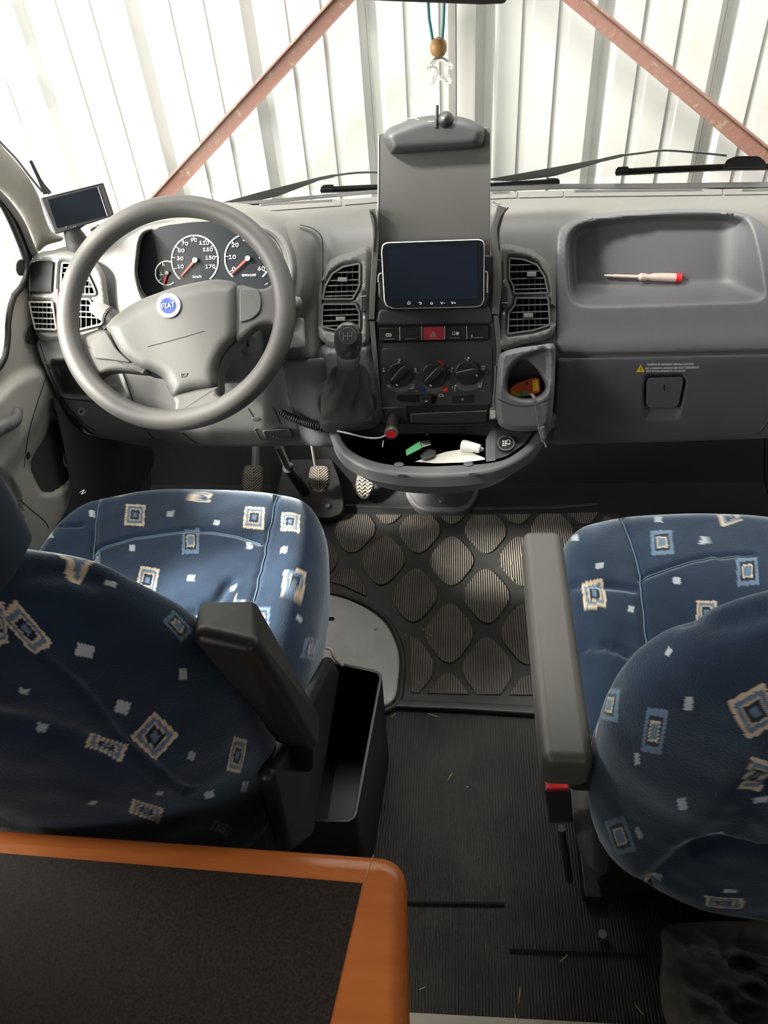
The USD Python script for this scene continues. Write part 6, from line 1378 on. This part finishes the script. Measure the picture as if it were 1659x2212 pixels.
# dark cloth bag by the passenger seat
bag_px = spline([(1432, 2004), (1500, 1992), (1600, 1990), (1720, 2000), (1740, 2280), (1480, 2260), (1440, 2212), (1425, 2140), (1430, 2060)], 90, True)
BGP = Plane((0.4, 0.42, 0.05), (0, -0.25, 1.0)); BG = ptf(BGP)
def bag_t(u, v):
    s = np.clip(-sdist(bag_px, u, v) / 60, 0, 1)
    p = np.stack([(u + 0.5 * v) / 150, (v - 0.5 * u) / 75, 0 * u], -1); r = np.abs(meshkit.fbm(p, 2, 3) - 0.5) * 2; q = np.abs(meshkit.fbm(p * 1.7 + 9, 2, 8) - 0.5) * 2
    return lift(BG, 0.0)(u, v) - (0.02 + 0.07 * (1 - r) ** 2 * s + 0.03 * (1 - q) ** 2 * s)
top('cloth_bag', relief(bag_px, bag_t, 5, edge=0.01, skirt=0.05), plastic('bag_cloth', (0.17, 0.16, 0.15), 0.75, 0.5, 700, var=0.3, vscale=20), 'crumpled dark grey cloth bag on the floor behind the passenger seat', 'bag', smooth=60)
# hatch joints in the aisle floor
for px in ([(880, 1948), (1090, 1950), (1090, 1956), (880, 1953)], [(1100, 2050), (1400, 2062), (1400, 2068), (1100, 2055)]):
    top('trim_6', slab(FZ, FZ.px(px), 0.0005, 0.004, 0.001), 'gap_black', kind='structure')
# straw
STR = [(915, 1360, 4, 0), (875, 1372, 5, .2), (930, 1372, 9, .4), (935, 1545, 22, .35), (850, 1545, 12, -.7), (972, 1678, 18, -1.0), (912, 2135, 14, -.4), (1122, 2150, 36, 1.65), (1113, 2195, 10, 1.4), (1218, 2070, 22, -.75), (1104, 1215, 10, 1.4), (1108, 1252, 8, 1.2), (760, 1445, 10, .9), (1380, 2180, 30, .9), (700, 1175, 8, .3), (1010, 1700, 6, .2)]
STL = ['bent straw bit on the mat border, left one of a pair', 'tiny straw bit on the black mat border right of the grey cover plate', 'kinked straw bit on a ribbed pad right of the grey cover plate', 'yellow straw bit on the ribbed floor just behind the rear strip of the mat', 'straw bit on the floor at the corner of the cover plate',
       'pale straw bit standing out on the dark aisle floor midway between the seats', 'faint straw bit on the floor right beside the table corner', 'long upright straw bit at the bottom of the aisle', 'tiny straw bit just above the beige sill', 'straw bit on the aisle floor left of the passenger seat base', 'straw bit on a ribbed pad next to the front of the passenger armrest', 'short straw bit on the mat left of the passenger armrest', 'light straw bit lying on the grey cover plate by the bin', 'straw bit on the floor beside the cloth bag', 'small straw bit on the mat against the driver cushion', 'speck of straw in the middle of the dark aisle']
for k, (u, v, L, an) in enumerate(STR):
    z = 0.012 if 1110 < v < 1500 else 0.003 if v > 1560 else 0.014
    a_, b_ = atz(u - L / 2 * np.cos(an), v - L / 2 * np.sin(an), z), atz(u + L / 2 * np.cos(an), v + L / 2 * np.sin(an), z)
    top('straw_bit', tube([a_, (a_ + b_) / 2 + [0, 0, 0.0006], b_], 0.0009, 5), 'straw', STL[k], 'straw')
# ================================================================== small things
tz = ZT - 0.045
IP = Plane((0, 1.2, tz), (0, -0.25, 1.0)); IT = ptf(IP)
tst = thing('voltage_tester', 'screwdriver-shaped voltage tester with a red end cap lying in the passenger tray', 'voltage tester', on(shelf_t, 1390, 600, 0.004))
def tr(u, v, h=0.006): return on(shelf_t, u, v, h)
part(tst, 'blade', tube([tr(1305, 595), tr(1312, 595.5), tr(1380, 597.5)], [0.0015, 0.0026, 0.0026], 12), 'silver_paint')
part(tst, 'sleeve', tube([tr(1326, 596), tr(1376, 597.5)], 0.0034, 12), plastic('clear_tan', (0.55, 0.42, 0.36), 0.3))
mat('clear_plastic', {'p': ('principled_bsdf', {'base_color': (0.9, 0.75, 0.68), 'roughness': 0.15, 'transmission_weight': 0.55, 'ior': 1.45})})
pts = [tr(u, v, .007) for u, v in ((1378, 597.5), (1384, 598), (1392, 598), (1400, 598.5), (1412, 598.5), (1440, 599), (1462, 600))]
part(tst, 'handle', tube(pts, [0.004, 0.0078, 0.0075, 0.0055, 0.008, 0.0088, 0.0088], 16), 'clear_plastic')
part(tst, 'core', tube([tr(1386, 598, .007), tr(1458, 600, .007)], 0.0025, 10), 'clear_tan')
part(tst, 'end_cap', tube([tr(1459, 600, .007), tr(1471, 600.5, .007)], [0.0095, 0.0092], 12), 'red_plastic', label='red end cap')
# charger plug with a red ring, coiled lead
plug = thing('charger_plug', 'black accessory plug with a red ringed end hanging from the dash socket', 'plug', on(CT, 845, 937, 0.03))
e0, e1 = on(CT, 849, 900, 0.0), on(CT, 845, 936, 0.055)
part(plug, 'body', tube([e0, e0 * .5 + e1 * .5, e1], [0.011, 0.0125, 0.0135], 24), 'soft_black')
pax = nrm(e1 - e0)
part(plug, 'red_button', tube([e1 - pax * .001, e1 + pax * .004], [0.0115, 0.0105], 28), 'red_plastic', label='red ringed button')
part(plug, 'collar', lathe([(0.0112, 0.004), (0.0142, 0.003), (0.0146, -0.004), (0.0135, -0.008)], e1, pax, 28), 'steel')
lead = thing('coiled_lead', 'black coiled lead running from under the steering column to the charger plug', 'lead', on(LS, 660, 905, 0.02))
cen = spline(np.array([on(LS, u, v, h) for u, v, h in ((603, 888, .03), (625, 900, .03), (655, 912, .03), (685, 920, .03), (716, 928, .035))]), 700)
t_ = np.gradient(cen, axis=0); t_ /= np.linalg.norm(t_, axis=1, keepdims=True); n1 = np.cross(t_, [0, 0, 1.0]); n1 /= np.linalg.norm(n1, axis=1, keepdims=True); n2 = np.cross(t_, n1)
q = np.linspace(0, 24 * 2 * np.pi, 700)[:, None]; rad = np.interp(np.linspace(0, 1, 700), [0, .12, 1], [.004, .007, .0085])[:, None]
part(lead, 'coil', tube(cen + rad * (np.cos(q) * n1 + np.sin(q) * n2), 0.0021, 7), 'black_plastic', smooth=True)
part(lead, 'straight_end', tube(spline([cen[-1], on(CT, 752, 936, .06), on(CT, 790, 945, .06), on(CT, 818, 946, .06), on(CT, 834, 940, .056)], 40), 0.0019, 8), 'grey_print')
# charging cable with a flat plug beside the cup holder
usb = thing('usb_cable', 'thin grey cable with a flat metal-grey plug hanging beside the cup holder', 'cable', on(CT, 1065, 895, 0.02))
part(usb, 'plug', pshape(CT, rounded(np.array([(1057, 886), (1061, 880), (1070, 879), (1075, 886), (1075, 906), (1057, 907)]), 3), 0.010, 0.024, 0.003), 'console_grey')
part(usb, 'plug_face', pshape(CT, rrect(1065, 895, 11, 18, 3), 0.0235, 0.0252, 0.0005), 'silver_paint')
part(usb, 'wire', tube(spline([on(CT, 1066, 881, .018), on(CT, 1066, 862, .014), on(CT, 1069, 835, .012), on(CT, 1071, 790, .008)], 24), 0.0019, 8), 'dash_plastic')
# things in the tray
lg = thing('green_lighter', 'green lighter with a grey metal top lying in the console tray', 'lighter', IP.hit(900, 968))
part(lg, 'body', pshape(IT, [(876, 972), (908, 952), (913, 968), (878, 986)], 0.002, 0.016, 0.003, r=3), 'green_plastic'); part(lg, 'metal_top', pshape(IT, [(908, 953), (928, 950), (933, 961), (912, 967)], 0.003, 0.015, 0.002, r=2), 'steel')
part(lg, 'wheel', tube([IP.hit(921, 950) + [0, 0, .014], IP.hit(924, 949) + [0, 0, .014]], 0.003, 12), 'steel')
top('paper_scrap', pshape(IT, [(896, 997), (925, 988), (963, 976), (1000, 970), (1047, 989), (1048, 993), (1000, 999), (940, 1001)], 0.0015, 0.003, 0.0, r=2), 'paper', 'folded off-white paper scrap lying at the front of the console tray', 'paper', smooth=False)
ch = thing('car_charger', 'small white car charger lying on the paper in the console tray', 'charger', IP.hit(1022, 976))
a_, b_ = IP.hit(998, 973) + [0, 0, .014], IP.hit(1038, 981) + [0, 0, .014]; d_ = nrm(b_ - a_)
part(ch, 'body', tube([a_ - d_ * .002, a_ + d_ * .001, a_ + d_ * .008, b_ - d_ * .012, b_ - d_ * .002, b_], [.009, .012, .0125, .0105, .0095, .007], 28), 'white_plastic'); part(ch, 'tip', tube([b_, b_ + d_ * .006, b_ + d_ * .008], [.005, .0045, .002], 16), 'steel')
part(ch, 'marking', disc(lift(IT, 0.0), 1024, 977, 1.6, 0.0245, 0.0256), 'gap_black')
top('key_fob', pshape(IT, rounded(np.array([(905, 985), (925, 968), (945, 972), (940, 988), (915, 996)]), 6), 0.001, 0.010, 0.003), 'black_plastic', 'dark key fob in the shadow between the lighter and the paper', 'key fob')
top('steel_clip', tube([IP.hit(829, 962) + [0, 0, .012], IP.hit(827, 975) + [0, 0, .010]], [.003, .0025], 12), 'chrome', 'tiny bright steel clip standing at the left end of the console tray', 'clip')
# card and audio lead in the cup holder
cd = thing('orange_packet', 'orange and yellow cardboard packet stuffed into the cup holder', 'packet', on(CT, 1135, 840, 0.0))
KT_ = ptf(Plane(on(CT, 1135, 838, -0.015), CPL.n + np.array([0.0, 0.1, 0.25])))
part(cd, 'box', pshape(KT_, [(1100, 842), (1112, 829), (1153, 815), (1165, 818), (1167, 846), (1150, 856), (1118, 858), (1104, 852)], -0.02, 0.004, 0.002, r=3), 'orange_card')
part(cd, 'yellow_panel', decal(KT_, [(1150, 822), (1161, 820), (1164, 842), (1151, 846)], 0.0048), 'yellow_print'); part(cd, 'yellow_panel', decal(KT_, [(1103, 843), (1125, 852), (1128, 857), (1106, 853)], 0.0048), 'yellow_print')
part(cd, 'green_panel', decal(KT_, [(1122, 850), (1140, 846), (1146, 855), (1122, 857)], 0.0050), 'green_plastic'); part(cd, 'dot', disc(KT_, 1139, 829, 3, 0.004, 0.005), 'gap_black')
part(cd, 'eyelet', pring(KT_, 1135, 849, 2, 4.5, 0.0058), 'silver_paint')
au = thing('audio_lead', 'grey twin audio lead hanging out of the cup holder with jack plugs at its end', 'lead', on(CT, 1165, 900, 0.06))
for dx in (-3, 0, 3):
    part(au, 'strand', tube(spline([on(CT, 1145, 851, .02), on(CT, 1152 + dx * .5, 856, .062), on(CT, 1162 + dx, 885, .064), on(CT, 1168 + dx, 925, .06)], 30), 0.0019, 8), 'console_grey' if dx else 'dash_plastic')
part(au, 'jack', tube([on(CT, 1166, 922, .06), on(CT, 1174, 953, .058)], [0.0050, 0.0044], 14), 'console_grey'); part(au, 'jack', tube([on(CT, 1171, 922, .064), on(CT, 1176, 945, .062)], [0.0046, 0.004], 14), 'console_grey')
part(au, 'pin', tube([on(CT, 1174, 953, .058), on(CT, 1179, 966, .057)], 0.0022, 10), 'chrome')
